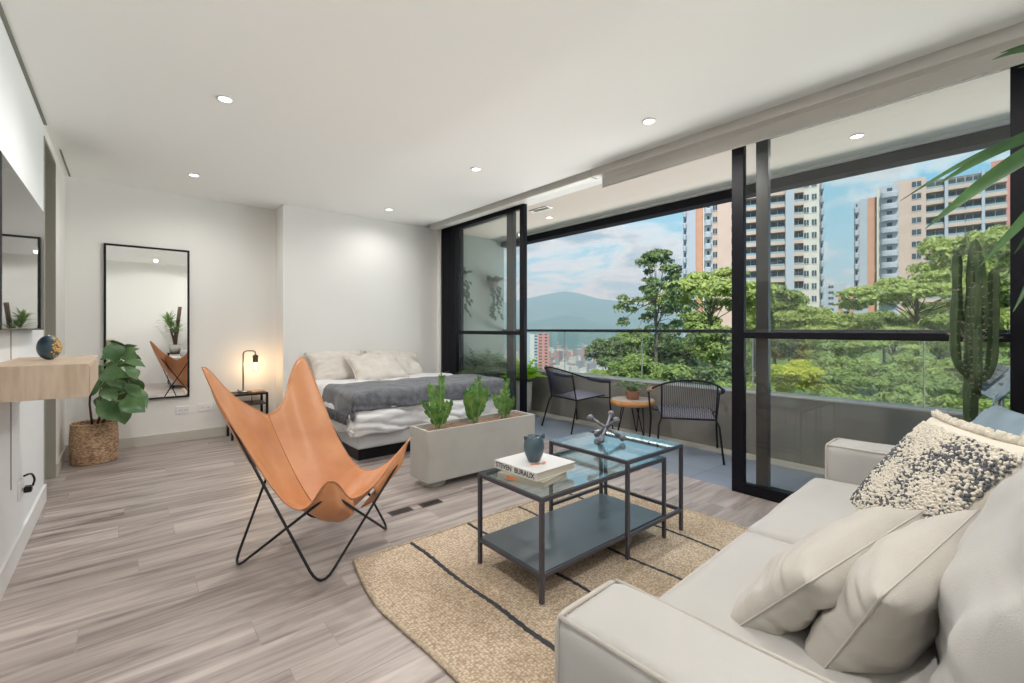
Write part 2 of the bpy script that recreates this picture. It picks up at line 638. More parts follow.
def fillet(pts, r, n=6, closed=True):
    pts = [Vector(p) for p in pts]
    out = []
    N = len(pts)
    for i in range(N):
        p = pts[i]
        if not closed and i in (0, N - 1):
            out.append(p)
            continue
        a = (pts[i - 1] - p)
        b_ = (pts[(i + 1) % N] - p)
        rr = r[i] if isinstance(r, (list, tuple)) else r
        la = min(rr, a.length * 0.45)
        lb = min(rr, b_.length * 0.45)
        p0 = p + a.normalized() * la
        p1 = p + b_.normalized() * lb
        for k in range(n + 1):
            t = k / n
            out.append(p0 * (1 - t) ** 2 + p * 2 * t * (1 - t) + p1 * t * t)
    return out


def sphere(bm, c, r, u=14, v=10, sc=(1, 1, 1), mi=0):
    mt = Matrix.Translation(c) @ Matrix.Diagonal((sc[0], sc[1], sc[2], 1))
    r_ = bmesh.ops.create_uvsphere(bm, u_segments=u, v_segments=v, radius=r, matrix=mt)
    for vv in r_['verts']:
        for f in vv.link_faces:
            f.material_index = mi
            f.smooth = True
    return bm


def grid_surf(fn, nu, nv, bm=None, mi=0, smooth=True):
    bm = bm or B()
    g = [[bm.verts.new(fn(i / nu, j / nv)) for i in range(nu + 1)] for j in range(nv + 1)]
    for j in range(nv):
        for i in range(nu):
            f = bm.faces.new((g[j][i], g[j][i + 1], g[j + 1][i + 1], g[j + 1][i]))
            f.material_index = mi
            f.smooth = smooth
    return bm


def nz(x, y, z=0.0, s=1.0):
    return noise.noise(Vector((x * s, y * s, z * s)))


def basis(center, xdir, updir):
    x = Vector(xdir).normalized()
    u = Vector(updir).normalized()
    nrm = x.cross(u).normalized()
    u = nrm.cross(x).normalized()
    m = Matrix((x, u, nrm)).transposed().to_4x4()
    m.translation = Vector(center)
    return m


def pillow_bm(w, h, t, n=26, wr=0.006, seed=0, pinch=0.10, pw=0.42):
    """knife-edged cushion in its own xy plane, thickness along z"""
    def f(sign):
        def g(a, b_):
            u = 2 * a - 1
            v = 2 * b_ - 1
            x = w / 2 * u * (1 - pinch * (1 - v * v) * abs(u) ** 3) * (1 - pinch * 0.35 * (v * v) * (1 - u * u))
            y = h / 2 * v * (1 - pinch * (1 - u * u) * abs(v) ** 3)
            k = max(0.0, (1 - u * u) * (1 - v * v)) ** pw
            edge = min(1, k * 3)
            z = sign * t / 2 * k
            z += edge * wr * 2 * (nz(x + seed, y, seed + sign, 7))
            z += edge * wr * 1.2 * math.sin(9 * (u + 0.4 * v) + seed) * (abs(u) ** 2) * (1 - abs(v))
            z += edge * wr * 1.6 * nz(u * 2.2 + seed, v * 7, seed + 5 + sign, 1) * abs(u)
            return (x, y, z)
        return g
    bm = grid_surf(f(1), n, n)
    grid_surf(f(-1), n, n, bm)
    bmesh.ops.remove_doubles(bm, verts=bm.verts, dist=1e-5)
    return bm


def pillow_rim(w, h, n=20, pinch=0.10):
    pts = []
    for side in range(4):
        for k in range(n):
            a = -1 + 2 * k / n
            u, v = [(a, -1), (1, a), (-a, 1), (-1, -a)][side]
            x = w / 2 * u * (1 - pinch * (1 - v * v) * abs(u) ** 3) * (1 - pinch * 0.35 * (v * v) * (1 - u * u))
            y = h / 2 * v * (1 - pinch * (1 - u * u) * abs(v) ** 3)
            pts.append((x, y, 0))
    return pts


def softbox_bm(sx, sy, sz, r=0.04, n=14, puff=0.012, seed=0, wr=0.003):
    bm = B()
    faces = {}
    inner = Vector((sx / 2 - r, sy / 2 - r, sz / 2 - r))
    cache = {}

    def vert(p):
        key = tuple(round(c, 5) for c in p)
        if key in cache:
            return cache[key]
        q = Vector([max(-inner[i], min(inner[i], p[i])) for i in range(3)])
        d = Vector(p) - q
        out = q + (d.normalized() * r if d.length > 1e-9 else d)
        u, v, w = p[0] / (sx / 2), p[1] / (sy / 2), p[2] / (sz / 2)
        k = max(0, (1 - u ** 4)) * max(0, (1 - v ** 4))
        out.z += w * puff * k
        out.y += (1 if v > 0 else -1) * abs(v) ** 3 * puff * 0.6 * max(0, 1 - u ** 4) * max(0, 1 - w * w)
        out += Vector((nz(p[0] + seed, p[1], p[2], 5), nz(p[1] + seed, p[0], p[2], 5), nz(p[2], p[0], p[1] + seed, 5))) * wr
        c = bm.verts.new(out)
        cache[key] = c
        return c
    S = (sx / 2, sy / 2, sz / 2)
    # denser towards the edges
    prm = [math.sin((i / n - 0.5) * PI) for i in range(n + 1)]
    for ax in range(3):
        a1, a2 = (ax + 1) % 3, (ax + 2) % 3
        for sg in (-1, 1):
            for i in range(n):
                for j in range(n):
                    q = []
                    for (di, dj) in ((0, 0), (1, 0), (1, 1), (0, 1)):
                        p = [0, 0, 0]
                        p[ax] = sg * S[ax]
                        p[a1] = prm[i + di] * S[a1]
                        p[a2] = prm[j + dj] * S[a2]
                        q.append(vert(p))
                    if len(set(q)) == 4:
                        f = bm.faces.new(q)
                        f.smooth = True
    return bm


def rim_rect(sx, sy, z, r, n=6, inset=0.0):
    pts = []
    hx, hy = sx / 2 - r, sy / 2 - r
    for cx, cy, a0 in ((hx, hy, 0), (-hx, hy, 90), (-hx, -hy, 180), (hx, -hy, 270)):
        for k in range(n + 1):
            a = R(a0 + 90 * k / n)
            pts.append((cx + (r - inset) * math.cos(a), cy + (r - inset) * math.sin(a), z))
    return pts


def leaf(bm, base, d, up, L, W, curl=0.3, fold=0.15, n=6, shape='oval', mi=0, droop=None):
    d = Vector(d).normalized()
    up = Vector(up)
    s = d.cross(up)
    if s.length < 1e-5:
        s = d.orthogonal()
    s.normalize()
    nrm = s.cross(d).normalized()
    base = Vector(base)
    rows = []
    p = base.copy()
    dd = d.copy()
    for i in range(n + 1):
        t = i / n
        if shape == 'oval':
            w = math.sin(PI * min(1, t * 0.97 + 0.03)) ** 0.7
        elif shape == 'fiddle':
            w = (0.55 * math.sin(PI * t) + 0.62 * math.sin(PI * t) * t * 1.25)
            w = max(w, 0.03)
        elif shape == 'blade':
            w = min(1, 0.55 + t * 1.6) * (1 - t ** 2.2)
        else:
            w = 1 - t
        w = max(w, 0.02) * W / 2
        rows.append([bm.verts.new(p - s * w + nrm * w * fold * 2), bm.verts.new(p), bm.verts.new(p + s * w + nrm * w * fold * 2)])
        p = p + dd * (L / n)
        dd = (dd - nrm * (curl / n)).normalized() if droop is None else (dd + Vector((0, 0, -droop / n))).normalized()
        nrm = s.cross(dd).normalized()
    for i in range(n):
        for k in range(2):
            f = bm.faces.new((rows[i][k], rows[i][k + 1], rows[i + 1][k + 1], rows[i + 1][k]))
            f.material_index = mi
            f.smooth = True
    return bm

# ================================================================== ROOM
XL, XW, YB, YP, XP, H, YN = -0.415, 3.31, 5.76, 5.43, 1.32, 2.52, -0.73
fl = struct('floor', sbox(-1.6, XW + 0.02, YN - 0.1, YB + 0.12, -0.12, 0), M_floor)
b = B()
box(b, -1.6, 3.05, YN - 0.1, YB + 0.12, H, H + 0.12)
box(b, 3.05, XW + 0.09, YN - 0.1, YB + 0.12, H + 0.07, H + 0.12)
box(b, 3.27, XW + 0.09, YN - 0.1, YB + 0.12, H - 0.01, H + 0.07)
struct('ceiling', b, M_ceil)
# left wall: panelled part, recess with door, wall beyond
b = B()
box(b, XL - 0.12, XL, YN, 4.34, 0, H)
struct('wall_left', b, M_wallL)
struct('wall_left_far', sbox(XL - 0.12, XL, 5.0, YB, 0, H), M_wall)
struct('wall_left_header', sbox(XL - 0.12, XL, 4.34, 5.0, 2.44, H), M_wall)
struct('wall_hall', sbox(-1.6, -1.5, 4.0, 5.3, 0, H), M_wall)
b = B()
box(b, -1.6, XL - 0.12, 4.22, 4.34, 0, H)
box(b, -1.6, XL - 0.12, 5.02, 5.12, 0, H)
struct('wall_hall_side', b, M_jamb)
b = B()
box(b, XL - 0.125, XL + 0.004, 4.34, 4.365, 0, 2.44)
box(b, XL - 0.125, XL + 0.004, 4.975, 5.0, 0, 2.44)
box(b, XL - 0.125, XL + 0.004, 4.365, 4.975, 2.42, 2.44)
struct('trim_door_frame', b, M_jamb)
b = B()
tube(b, [(XL + 0.002, 3.185, 0.386), (XL + 0.002, 3.185, 1.2)], 0.0018, 6)
struct('trim_panel_joint', b, M_gap)
struct('wall_back', sbox(XL - 0.12, XP, YB, YB + 0.12, 0, H), M_wall)
struct('wall_bed', sbox(XP, XW + 0.09, YP, YB + 0.12, 0, H), M_wall)
struct('wall_near', sbox(XL - 0.12, XW + 0.09, YN - 0.1, YN, 0, H), M_wall)
struct('wall_window_end', sbox(XW - 0.04, XW + 0.09, 5.37, YP, 0, H), M_wall)
struct('baseboard_left', sbox(XL, XL + 0.014, YN, 4.34, 0, 0.116, 0.003), M_white)
struct('baseboard_left_far', sbox(XL, XL + 0.014, 5.0, YB - 0.014, 0, 0.1, 0.003), M_base)
struct('baseboard_back', sbox(XL, XP, YB - 0.014, YB, 0, 0.1, 0.003), M_base)
b = B()
box(b, XP - 0.014, XP, YP - 0.014, YB - 0.014, 0, 0.1, 0.003)
box(b, XP - 0.014, XW - 0.04, YP - 0.014, YP, 0, 0.1, 0.003)
struct('baseboard_bed', b, M_base)
struct('trim_ceiling_gap', sbox(XL, XL + 0.016, YN, 4.34, H - 0.008, H + 0.001), M_gap)
b = B()
box(b, XL + 0.03, XL + 0.042, 4.88, 5.68, H - 0.004, H + 0.001)
struct('trim_ceiling_slot', b, M_gap)

# roller blind cassettes and the lowered blind
t = thing('roller_blind', 'closed roller blind cassette above the open balcony doorway, the farther one', 'blind', (0, 0, 0))
obj('cassette', sbox(3.12, 3.22, 2.62, 5.40, H - 0.035, H + 0.06, 0.006), M_cass, t)
t = thing('roller_blind', 'roller blind lowered a hand width above the balcony window, the nearer one', 'blind', (0, 0, 0))
obj('cassette', sbox(3.12, 3.22, -0.70, 2.60, H - 0.035, H + 0.06, 0.006), M_cass, t)
b = B()
box(b, 3.205, 3.208, -0.66, 2.55, 2.40, H - 0.036)
tube(b, [(3.2065, -0.66, 2.40), (3.2065, 2.55, 2.40)], 0.007, 8)
obj('fabric', b, M_blind, t)

# ------------------------------------------------------------------ window wall (sliding doors)


def sliding_panel(name, x, y0, y1, sl0, sl1, smat0, smat1, rail=True, bottom=0.065, xt=0.045):
    r = sempty(name)
    b = B()
    box(b, x - xt / 2, x + xt / 2, y0, y0 + sl0, 0.004, H - 0.012, 0.003)
    obj('stile', b, smat0, r)
    b = B()
    box(b, x - xt / 2, x + xt / 2, y1 - sl1, y1, 0.004, H - 0.012, 0.003)
    obj('stile', b, smat1, r)
    b = B()
    box(b, x - xt / 2, x + xt / 2, y0 + sl0, y1 - sl1, 0.004, bottom)
    box(b, x - xt / 2, x + xt / 2, y0 + sl0, y1 - sl1, H - 0.062, H - 0.012)
    obj('sash_rail', b, smat0, r)
    if rail:
        obj('mid_rail', sbox(x - xt / 2 - 0.004, x + xt / 2 + 0.004, y0 + sl0, y1 - sl1, 1.085, 1.128, 0.003), smat1, r)
    obj('pane', sbox(x - 0.003, x + 0.003, y0 + sl0, y1 - sl1, bottom, H - 0.062), M_glass, r)
    return r


# far end: a stack of closed frames against the wall, then one glazed panel
r = sempty('window_1')
b = B()
box(b, XW - 0.022, XW + 0.085, 5.04, 5.37, 0.0, H - 0.012)
for k in range(5):
    box(b, XW - 0.027, XW - 0.022, 5.07 + k * 0.06, 5.10 + k * 0.06, 0.0, H - 0.012)
obj('stacked_frames', b, M_blackframe, r)
sliding_panel('window_2', 3.31, 3.675, 5.04, 0.075, 0.04, M_blackframe, M_blackframe)
sliding_panel('window_3', 3.375, 3.93, 5.04, 0.12, 0.05, M_stilegrey, M_blackframe, rail=False)
sliding_panel('window_4', 3.31, 0.0, 1.463, 0.125, 0.083, M_blackframe, M_blackframe, bottom=0.075)
sliding_panel('window_5', 3.375, -0.72, 1.325, 0.09, 0.08, M_blackframe, M_stilegrey, rail=False)
sliding_panel('window_6', 3.31, -0.72, -0.002, 0.08, 0.12, M_blackframe, M_blackframe)
b = B()
box(b, XW - 0.02, XW + 0.09, -0.73, 1.463, -0.05, 0.003)
box(b, XW - 0.02, XW + 0.09, 3.675, 5.04, -0.05, 0.003)
struct('trim_threshold', b, M_blackframe)
struct('floor_threshold', sbox(XW + 0.02, XW + 0.09, 1.463, 3.675, -0.12, 0.0), M_tile)

# ------------------------------------------------------------------ balcony
XK, XPB = 4.197, 4.39
struct('floor_balcony', sbox(XW + 0.09, XK, -3.2, 5.55, -0.12, 0), M_tile)
struct('trim_kerb', sbox(XK, XPB + 0.02, -3.2, 5.55, -0.12, 0.001), M_capstone)
b = B()
box(b, XPB, XPB + 0.22, -3.2, 5.6, -0.12, 0.555)
for z_ in (0.21, 0.30):
    box(b, XPB - 0.002, XPB, -3.2, 5.5, z_, z_ + 0.006)
struct('wall_parapet', b, M_concrete)
struct('trim_parapet_cap', sbox(XPB - 0.006, XPB + 0.226, -3.2, 5.6, 0.555, 0.567), M_capstone)
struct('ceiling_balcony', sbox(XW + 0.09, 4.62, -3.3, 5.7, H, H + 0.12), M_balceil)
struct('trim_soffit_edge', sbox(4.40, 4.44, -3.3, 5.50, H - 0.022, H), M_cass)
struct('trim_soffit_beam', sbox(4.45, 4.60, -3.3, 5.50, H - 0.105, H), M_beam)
struct('wall_balcony_end', sbox(XW + 0.09, 4.50, 5.50, 5.70, 0, H), M_balwall)

t = thing('balcony_railing', 'frameless glass railing with a black handrail on the concrete parapet', 'railing', (0, 0, 0))
yy = -3.1
ys = [-3.0, -1.8, -0.6, 0.6, 1.8, 3.0, 4.19, 5.48]
for a, c in zip(ys[:-1], ys[1:]):
    obj('glass_panel', sbox(4.475, 4.487, a + 0.006, c - 0.006, 0.567, 1.112), M_rail_glass, t)
b = B()
box(b, 4.44, 4.52, -3.1, 5.49, 1.112, 1.146, 0.006)
obj('handrail', b, mat('polished_black_rail', (0.02, 0.022, 0.03), 0.18), t)
for y_ in ys[1:-1]:
    obj('glass_joint', sbox(4.476, 4.486, y_ - 0.004, y_ + 0.004, 0.567, 1.112), M_slat, t)

# ------------------------------------------------------------------ downlights
DL = [(0.453, 3.177, 'recessed ceiling downlight above the butterfly chair, the nearest on the left'),
      (0.466, 4.924, 'recessed ceiling downlight in front of the tall mirror'),
      (2.306, 4.899, 'recessed ceiling downlight above the bed pillows'),
      (2.29, 3.177, 'recessed ceiling downlight in the middle of the room above the planter'),
      (2.631, 1.707, 'recessed ceiling downlight near the blind above the glass tables'),
      (3.96, 0.885, 'recessed downlight in the balcony ceiling seen between the posts and the palm'),
      (3.97, 3.979, 'small recessed downlight in the balcony ceiling at the far end')]
DL_ADDED = [(0.46, 0.05), (2.4, 0.1), (1.4, -0.3)]  # added lamps out of view, there to brighten the room


def downlight(x, y, lab, grp=None, watt=DOWNLIGHT_W, z=H):
    watt = watt * {4.899: 0.30, 4.924: 0.48, 0.05: 1.25, -0.3: 0.35, 0.1: 0.40}.get(y, 1.0)
    t = thing('ceiling_downlight', lab, 'downlight', (x, y, z), 0, grp)
    b = B()
    lathe(b, [(0.034, -0.004), (0.042, -0.005), (0.044, 0.0), (0.034, 0.0), (0.034, -0.004)], 24, caps=False)
    obj('trim_ring', b, M_white, t)
    b = B()
    lathe(b, [(0.0345, -0.0035), (0.0345, -0.001)], 20)
    obj('lens', b, M_light, t)
    l = bpy.data.lights.new('downlight_lamp', 'SPOT')
    l.energy = watt
    l.color = (1.0, 0.965, 0.925)
    l.spot_size = R(172)
    l.spot_blend = 0.75
    l.shadow_soft_size = 0.03
    o = bpy.data.objects.new('downlight_lamp', l)
    C.objects.link(o)
    o.parent = t
    o.location = (0, 0, -0.02)
    return t


for i, (x, y, lab) in enumerate(DL):
    downlight(x, y, lab, watt=DOWNLIGHT_W if i < 5 else DOWNLIGHT_W * 0.45)
for x, y in DL_ADDED:
    downlight(x, y, 'added ceiling downlight out of view behind the camera', 'added ceiling downlights behind the view')
t = thing('ceiling_vent', 'small slotted air grille in the balcony ceiling at the far end', 'vent', (3.62, 3.756, H))
b = B()
box(b, -0.05, 0.05, -0.14, 0.14, -0.008, 0, 0.002)
obj('frame', b, M_white, t)
b = B()
for k in range(4):
    box(b, -0.035 + k * 0.02, -0.025 + k * 0.02, -0.12, 0.12, -0.010, -0.007)
obj('slot', b, M_gap, t)

# ------------------------------------------------------------------ television, shelf, ornament
t = thing('television', 'large dark television on the left wall reflecting the tall mirror', 'television', (XL + 0.004, 3.21, 1.49))
obj('body', sbox(0.012, 0.048, -0.61, 0.61, -0.345, 0.345, 0.004), M_tvbody, t)
obj('screen', sbox(0.048, 0.0495, -0.602, 0.602, -0.337, 0.337), M_screen, t)
obj('bracket', sbox(0.0, 0.013, -0.2, 0.2, -0.2, 0.2), M_tvbody, t)
t = thing('wall_shelf', 'thick pale wood floating shelf on the left wall', 'shelf', (XL, 2.60, 0.867))
b = B()
box(b, 0, 0.299, 0, 0.80, 0, 0.138, 0.002)
obj('body', b, M_oak, t)
b = B()
box(b, 0.299, 0.302, 0.012, 0.788, 0.012, 0.126, 0.001)
obj('drawer_front', b, M_oak, t)
t = thing('egg_ornament', 'dark blue egg ornament with a gold patch on the floating shelf', 'ornament', (-0.275, 3.06, 1.005))
b = B()
sphere(b, (0, 0, 0.058), 0.043, 28, 20, (1, 1, 1.34))
obj('shell', b, M_navy, t)
b = B()
random.seed(3)
for k in range(70):
    a = random.gauss(-0.62, 0.34)
    el = random.gauss(0.1, 0.45)
    d = Vector((math.cos(a) * math.cos(el), math.sin(a) * math.cos(el), math.sin(el) * 1.34))
    sphere(b, Vector((0, 0, 0.058)) + d * 0.0415, random.uniform(0.003, 0.006), 6, 4)
obj('gold_patch', b, M_gold, t)

# wall sockets
def socket(name, label, mtx_loc, rotz, w=0.118, h=0.078, holes=1, cat='outlet'):
    t = thing(name, label, cat, mtx_loc, rotz)
    obj('cover_plate', sbox(-w / 2, w / 2, -0.010, 0, -h / 2, h / 2, 0.003), M_white, t)
    for k in range(holes):
        b = B()
        cx = (k - (holes - 1) / 2) * 0.045
        for s in (-1, 1):
            box(b, cx + s * 0.008 - 0.0015, cx + s * 0.008 + 0.0015, -0.0115, -0.0095, -0.009, 0.006)
        obj('socket_slot', b, M_gap, t)
    return t


socket('wall_outlet', 'white wall outlet beneath the tall mirror, the left of the pair', (0.452, YB, 0.32), 0, holes=2)
socket('wall_outlet', 'white wall outlet behind the left horn of the leather chair', (0.64, YB, 0.325), 0, holes=2)
t = socket('wall_outlet', 'white wall outlet low on the left wall holding a black plug', (XL, 3.42, 0.325), R(90), w=0.12, h=0.09)
t = thing('plug', 'black plug with a short curled cable in the left wall outlet', 'plug', (XL + 0.0105, 3.47, 0.31))
obj('body', sbox(0, 0.03, -0.018, 0.026, -0.016, 0.016, 0.006), M_black, t)
b = B()
tube(b, fillet([(0.03, 0.02, 0.010), (0.035, 0.055, 0.035), (0.025, 0.03, 0.075), (0.008, -0.06, 0.085)], 0.04, closed=False), 0.005, 8)
obj('cable', b, M_black, t)

# floor grilles
for x, y, lab in ((1.324, 2.645, 'dark bronze floor grille, the one nearer the leather chair'),
                  (1.536, 2.64, 'dark bronze floor grille, the one nearer the planter')):
    t = thing('floor_grille', lab, 'floor vent', (x, y, 0))
    b = B()
    box(b, -0.075, 0.075, -0.035, 0.035, 0, 0.004, 0.001)
    obj('frame', b, M_bronze, t)
    b = B()
    for k in range(9):
        box(b, -0.062 + k * 0.0145, -0.055 + k * 0.0145, -0.026, 0.026, 0.004, 0.006)
    obj('slat', b, M_black, t)

# ------------------------------------------------------------------ tall mirror
t = thing('wall_mirror', 'tall black framed mirror on the back wall reflecting the leather chair', 'mirror', (0.175, YB - 0.003, 0.452))
mw, mh = 0.66, 1.505
b = B()
for a in ((-mw / 2, -mw / 2 + 0.018, 0, mh), (mw / 2 - 0.018, mw / 2, 0, mh)):
    box(b, a[0], a[1], -0.03, 0, a[2], a[3], 0.002)
box(b, -mw / 2 + 0.018, mw / 2 - 0.018, -0.03, 0, 0, 0.018, 0.002)
box(b, -mw / 2 + 0.018, mw / 2 - 0.018, -0.03, 0, mh - 0.018, mh, 0.002)
obj('frame', b, M_black, t)
obj('mirror_glass', sbox(-mw / 2 + 0.017, mw / 2 - 0.017, -0.018, -0.004, 0.017, mh - 0.017), M_mirror, t)

# ------------------------------------------------------------------ fiddle leaf fig in basket
t = thing('potted_fig', 'fiddle leaf fig with broad green leaves in a woven basket by the back wall', 'potted plant', (-0.205, 5.37, 0))
b = B()
nb, nr = 96, 26
def basket_r(z):
    return 0.150 + 0.008 * math.sin(PI * z / 0.33)
rings = []
for j in range(nr + 1):
    z = 0.33 * j / nr
    ring = []
    for k in range(nb):
        a = 2 * PI * k / nb
        rr = basket_r(z) + 0.005 * math.sin(a * 24 + (j % 2) * PI) * (1 if j < nr else 0.2)
        ring.append(b.verts.new((rr * math.cos(a), rr * math.sin(a), z)))
    rings.append(ring)
for j in range(nr):
    for k in range(nb):
        f = b.faces.new((rings[j][k], rings[j][(k + 1) % nb], rings[j + 1][(k + 1) % nb], rings[j + 1][k]))
        f.smooth = True
b.faces.new(rings[0][::-1])
ring2 = [b.verts.new((0.136 * math.cos(2 * PI * k / nb), 0.136 * math.sin(2 * PI * k / nb), 0.328)) for k in range(nb)]
for k in range(nb):
    b.faces.new((rings[nr][k], rings[nr][(k + 1) % nb], ring2[(k + 1) % nb], ring2[k]))
ring3 = [b.verts.new((0.136 * math.cos(2 * PI * k / nb), 0.136 * math.sin(2 * PI * k / nb), 0.24)) for k in range(nb)]
for k in range(nb):
    b.faces.new((ring2[k], ring2[(k + 1) % nb], ring3[(k + 1) % nb], ring3[k]))
bk = obj('basket', b, M_basket, t)
b = B()
for zz in (0.335,):
    pts = [(0.147 * math.cos(2 * PI * k / 60), 0.147 * math.sin(2 * PI * k / 60), zz + 0.003 * math.sin(k * 2.1)) for k in range(60)]
    tube(b, pts, 0.011, 8, closed=True)
obj('rim', b, M_basket, bk)
obj('soil', lathe(B(), [(0.135, 0.26), (0.135, 0.28)], 24), M_soil, t)
b = B()
stems = [[(-0.01, 0, 0.27), (-0.03, 0.0, 0.5), (-0.02, -0.01, 0.74), (0.02, -0.03, 0.92)],
         [(0.01, 0.01, 0.27), (0.05, -0.02, 0.46), (0.12, -0.03, 0.62), (0.16, -0.06, 0.80)],
         [(0.02, -0.01, 0.27), (0.10, -0.04, 0.42), (0.20, -0.06, 0.56), (0.26, -0.1, 0.66)]]
for s in stems:
    tube(b, s, [0.009, 0.008, 0.006, 0.004], 8)
obj('stem', b, M_bark, t)
b = B()
random.seed(11)
Tf = Vector(t.location)


def cam_leaf(bm, p0, p1, W, tiltn, cup=0.10, n=9, shape='fiddle'):
    p0, p1 = Vector(p0), Vector(p1)
    ax = p1 - p0
    view = Vector((0, 0, CAM_H)) - (Tf + p0)
    view.normalize()
    nrm = (view + Vector(tiltn)).normalized()
    sd = ax.cross(nrm).normalized()
    nrm = sd.cross(ax).normalized()
    rows = []
    for i in range(n + 1):
        q = i / n
        w = (0.55 * math.sin(PI * q) + 0.62 * math.sin(PI * q) * q * 1.25) * W / 1.1
        w = max(w, 0.004)
        c = p0.lerp(p1, q) + nrm * (0.16 * ax.length * math.sin(PI * q))
        rp = 0.006 * math.sin(q * 11)
        rows.append([bm.verts.new(c - sd * w * .5 + nrm * (cup * w + rp)), bm.verts.new(c - sd * w * .26 + nrm * cup * w * .3), bm.verts.new(c),
                     bm.verts.new(c + sd * w * .26 + nrm * cup * w * .3), bm.verts.new(c + sd * w * .5 + nrm * (cup * w - rp))])
    for i in range(n):
        for k in range(4):
            bm.faces.new((rows[i][k], rows[i][k + 1], rows[i + 1][k + 1], rows[i + 1][k])).smooth = True


figl = [(272, 168, 245, 58, 92, 0.05, (0.2, 0, .5)), (275, 165, 388, 92, 66, 0.10, (0, 0, .9)), (282, 168, 418, 182, 52, 0.0, (0, 0, 1.6)),
        (312, 178, 374, 246, 60, -0.06, (0.5, 0, .5)), (348, 228, 184, 222, 92, -0.10, (-.2, 0, .6)), (205, 235, 146, 322, 62, 0.0, (-.5, 0, .2)),
        (196, 290, 276, 352, 66, -0.04, (0, 0, .7)), (178, 340, 300, 446, 84, -0.12, (-.3, 0, .3)), (286, 350, 316, 462, 66, -0.03, (.2, 0, .1)),
        (288, 345, 414, 402, 96, -0.14, (.2, 0, .3)), (312, 265, 392, 332, 58, 0.05, (0, 0, .9)), (215, 248, 332, 312, 60, 0.06, (0, 0, 1.0)),
        (325, 262, 424, 384, 52, 0.10, (.6, 0, .3)), (215, 175, 176, 210, 60, 0.15, (-.3, 0, .5)), (270, 130, 205, 130, 70, 0.22, (-.2, 0, .8)),
        (300, 130, 372, 150, 66, 0.2, (.1, 0, .6)), (240, 300, 190, 385, 64, 0.16, (-.2, 0, .1)), (330, 300, 372, 372, 60, 0.18, (0, 0, .3)),
        (262, 215, 232, 300, 74, 0.18, (0, 0, .3))]
for x0, y0, x1, y1, wpx, dt_, tn in figl:
    tb = 3.97 + dt_
    p0 = far(60 + x0 / 4.88, 330 + y0 / 4.88, tb) - Tf
    p1 = far(60 + x1 / 4.88, 330 + y1 / 4.88, tb + random.uniform(-.06, .02)) - Tf
    for p in (p0, p1):
        p.y = min(p.y, 0.28)
        p.x = max(p.x, -0.19)
    cam_leaf(b, p0, p1, wpx / 4.88 / FPX * tb * 1.12, tn)
    stp = Vector((0.03, -0.02, max(0.42, p0.z - 0.10)))
    tube(b, [stp, stp.lerp(p0, .6) + Vector((0, 0, .02)), p0], 0.0035, 5, mi=1)
obj('foliage', b, [M_fig, M_stalk], t)

# ------------------------------------------------------------------ nightstand and lamp
NX0, NX1, NY0, NY1, NZ = 0.83, 1.175, 5.44, 5.72, 0.47
t = thing('nightstand', 'small black metal nightstand with a lower shelf beside the bed', 'nightstand', (NX0, NY0, 0))
w_, d_ = NX1 - NX0, NY1 - NY0
for (x, y) in ((0, 0), (w_ - 0.022, 0), (0, d_ - 0.022), (w_ - 0.022, d_ - 0.022)):
    obj('leg', sbox(x, x + 0.022, y, y + 0.022, 0, NZ - 0.02), M_black, t)
obj('table_top', sbox(0, w_, 0, d_, NZ - 0.02, NZ, 0.002), M_black, t)
obj('shelf', sbox(0.022, w_ - 0.022, 0.004, d_ - 0.004, 0.345, 0.36), M_socket, t)
t = thing('table_lamp', 'bent pipe table lamp with a glowing bare bulb on the black nightstand', 'lamp', (0.965, 5.60, NZ))
b = B()
lathe(b, [(0.052, 0), (0.052, 0.012), (0.045, 0.018), (0.01, 0.02)], 24)
obj('base', b, M_brass, t)
b = B()
tube(b, fillet([(0, 0, 0.015), (0, 0, 0.445), (0.115, -0.01, 0.445), (0.115, -0.01, 0.38)], 0.045, closed=False), 0.0075, 10)
obj('pipe', b, M_brass, t)
b = B()
lathe(b, [(0.014, 0.40), (0.026, 0.392), (0.026, 0.325), (0.02, 0.318)], 18, 0.115, -0.01)
lathe(b, [(0.029, 0.385), (0.029, 0.372)], 18, 0.115, -0.01)
obj('socket', b, M_socket, t)
bb = B()
lathe(bb, [(0.013, 0.318), (0.020, 0.295), (0.030, 0.265), (0.031, 0.245), (0.022, 0.222), (0.004, 0.213)], 18, 0.115, -0.01)
bo = obj('bulb', bb, M_bulbglass, t)
b = B()
tube(b, [(0.109, -0.01, 0.31), (0.105, -0.01, 0.25), (0.112, -0.01, 0.235), (0.115, -0.01, 0.255), (0.118, -0.01, 0.235), (0.125, -0.01, 0.25), (0.121, -0.01, 0.31)], 0.0035, 6)
obj('filament', b, M_bulb, bo)
l = bpy.data.lights.new('bulb_light', 'POINT')
l.energy = 2.4
l.color = (1.0, 0.68, 0.40)
l.shadow_soft_size = 0.03
lo = bpy.data.objects.new('bulb_light', l)
C.objects.link(lo)
lo.parent = t
lo.location = (0.115, -0.01, 0.262)
b = B()
tube(b, fillet([(-0.03, -0.03, 0.012), (-0.07, -0.06, 0.05), (-0.05, -0.10, 0.006), (0.02, -0.115, 0.006), (0.05, -0.19, 0.005), (0.04, -0.20, -0.12), (0.0, -0.19, -0.30)], 0.05, closed=False), 0.0028, 6)
obj('cord', b, M_black, t)
bn = obj('magazine', sbox(1.03, 1.15, 5.47, 5.64, NZ, NZ + 0.012, 0.002), [mat('magazine_cover', (0.45, 0.24, 0.14), 0.5, noise_amt=0.5, noise_scale=30)])
tag(bn, 'thin brownish magazine lying on the black nightstand', 'magazine')

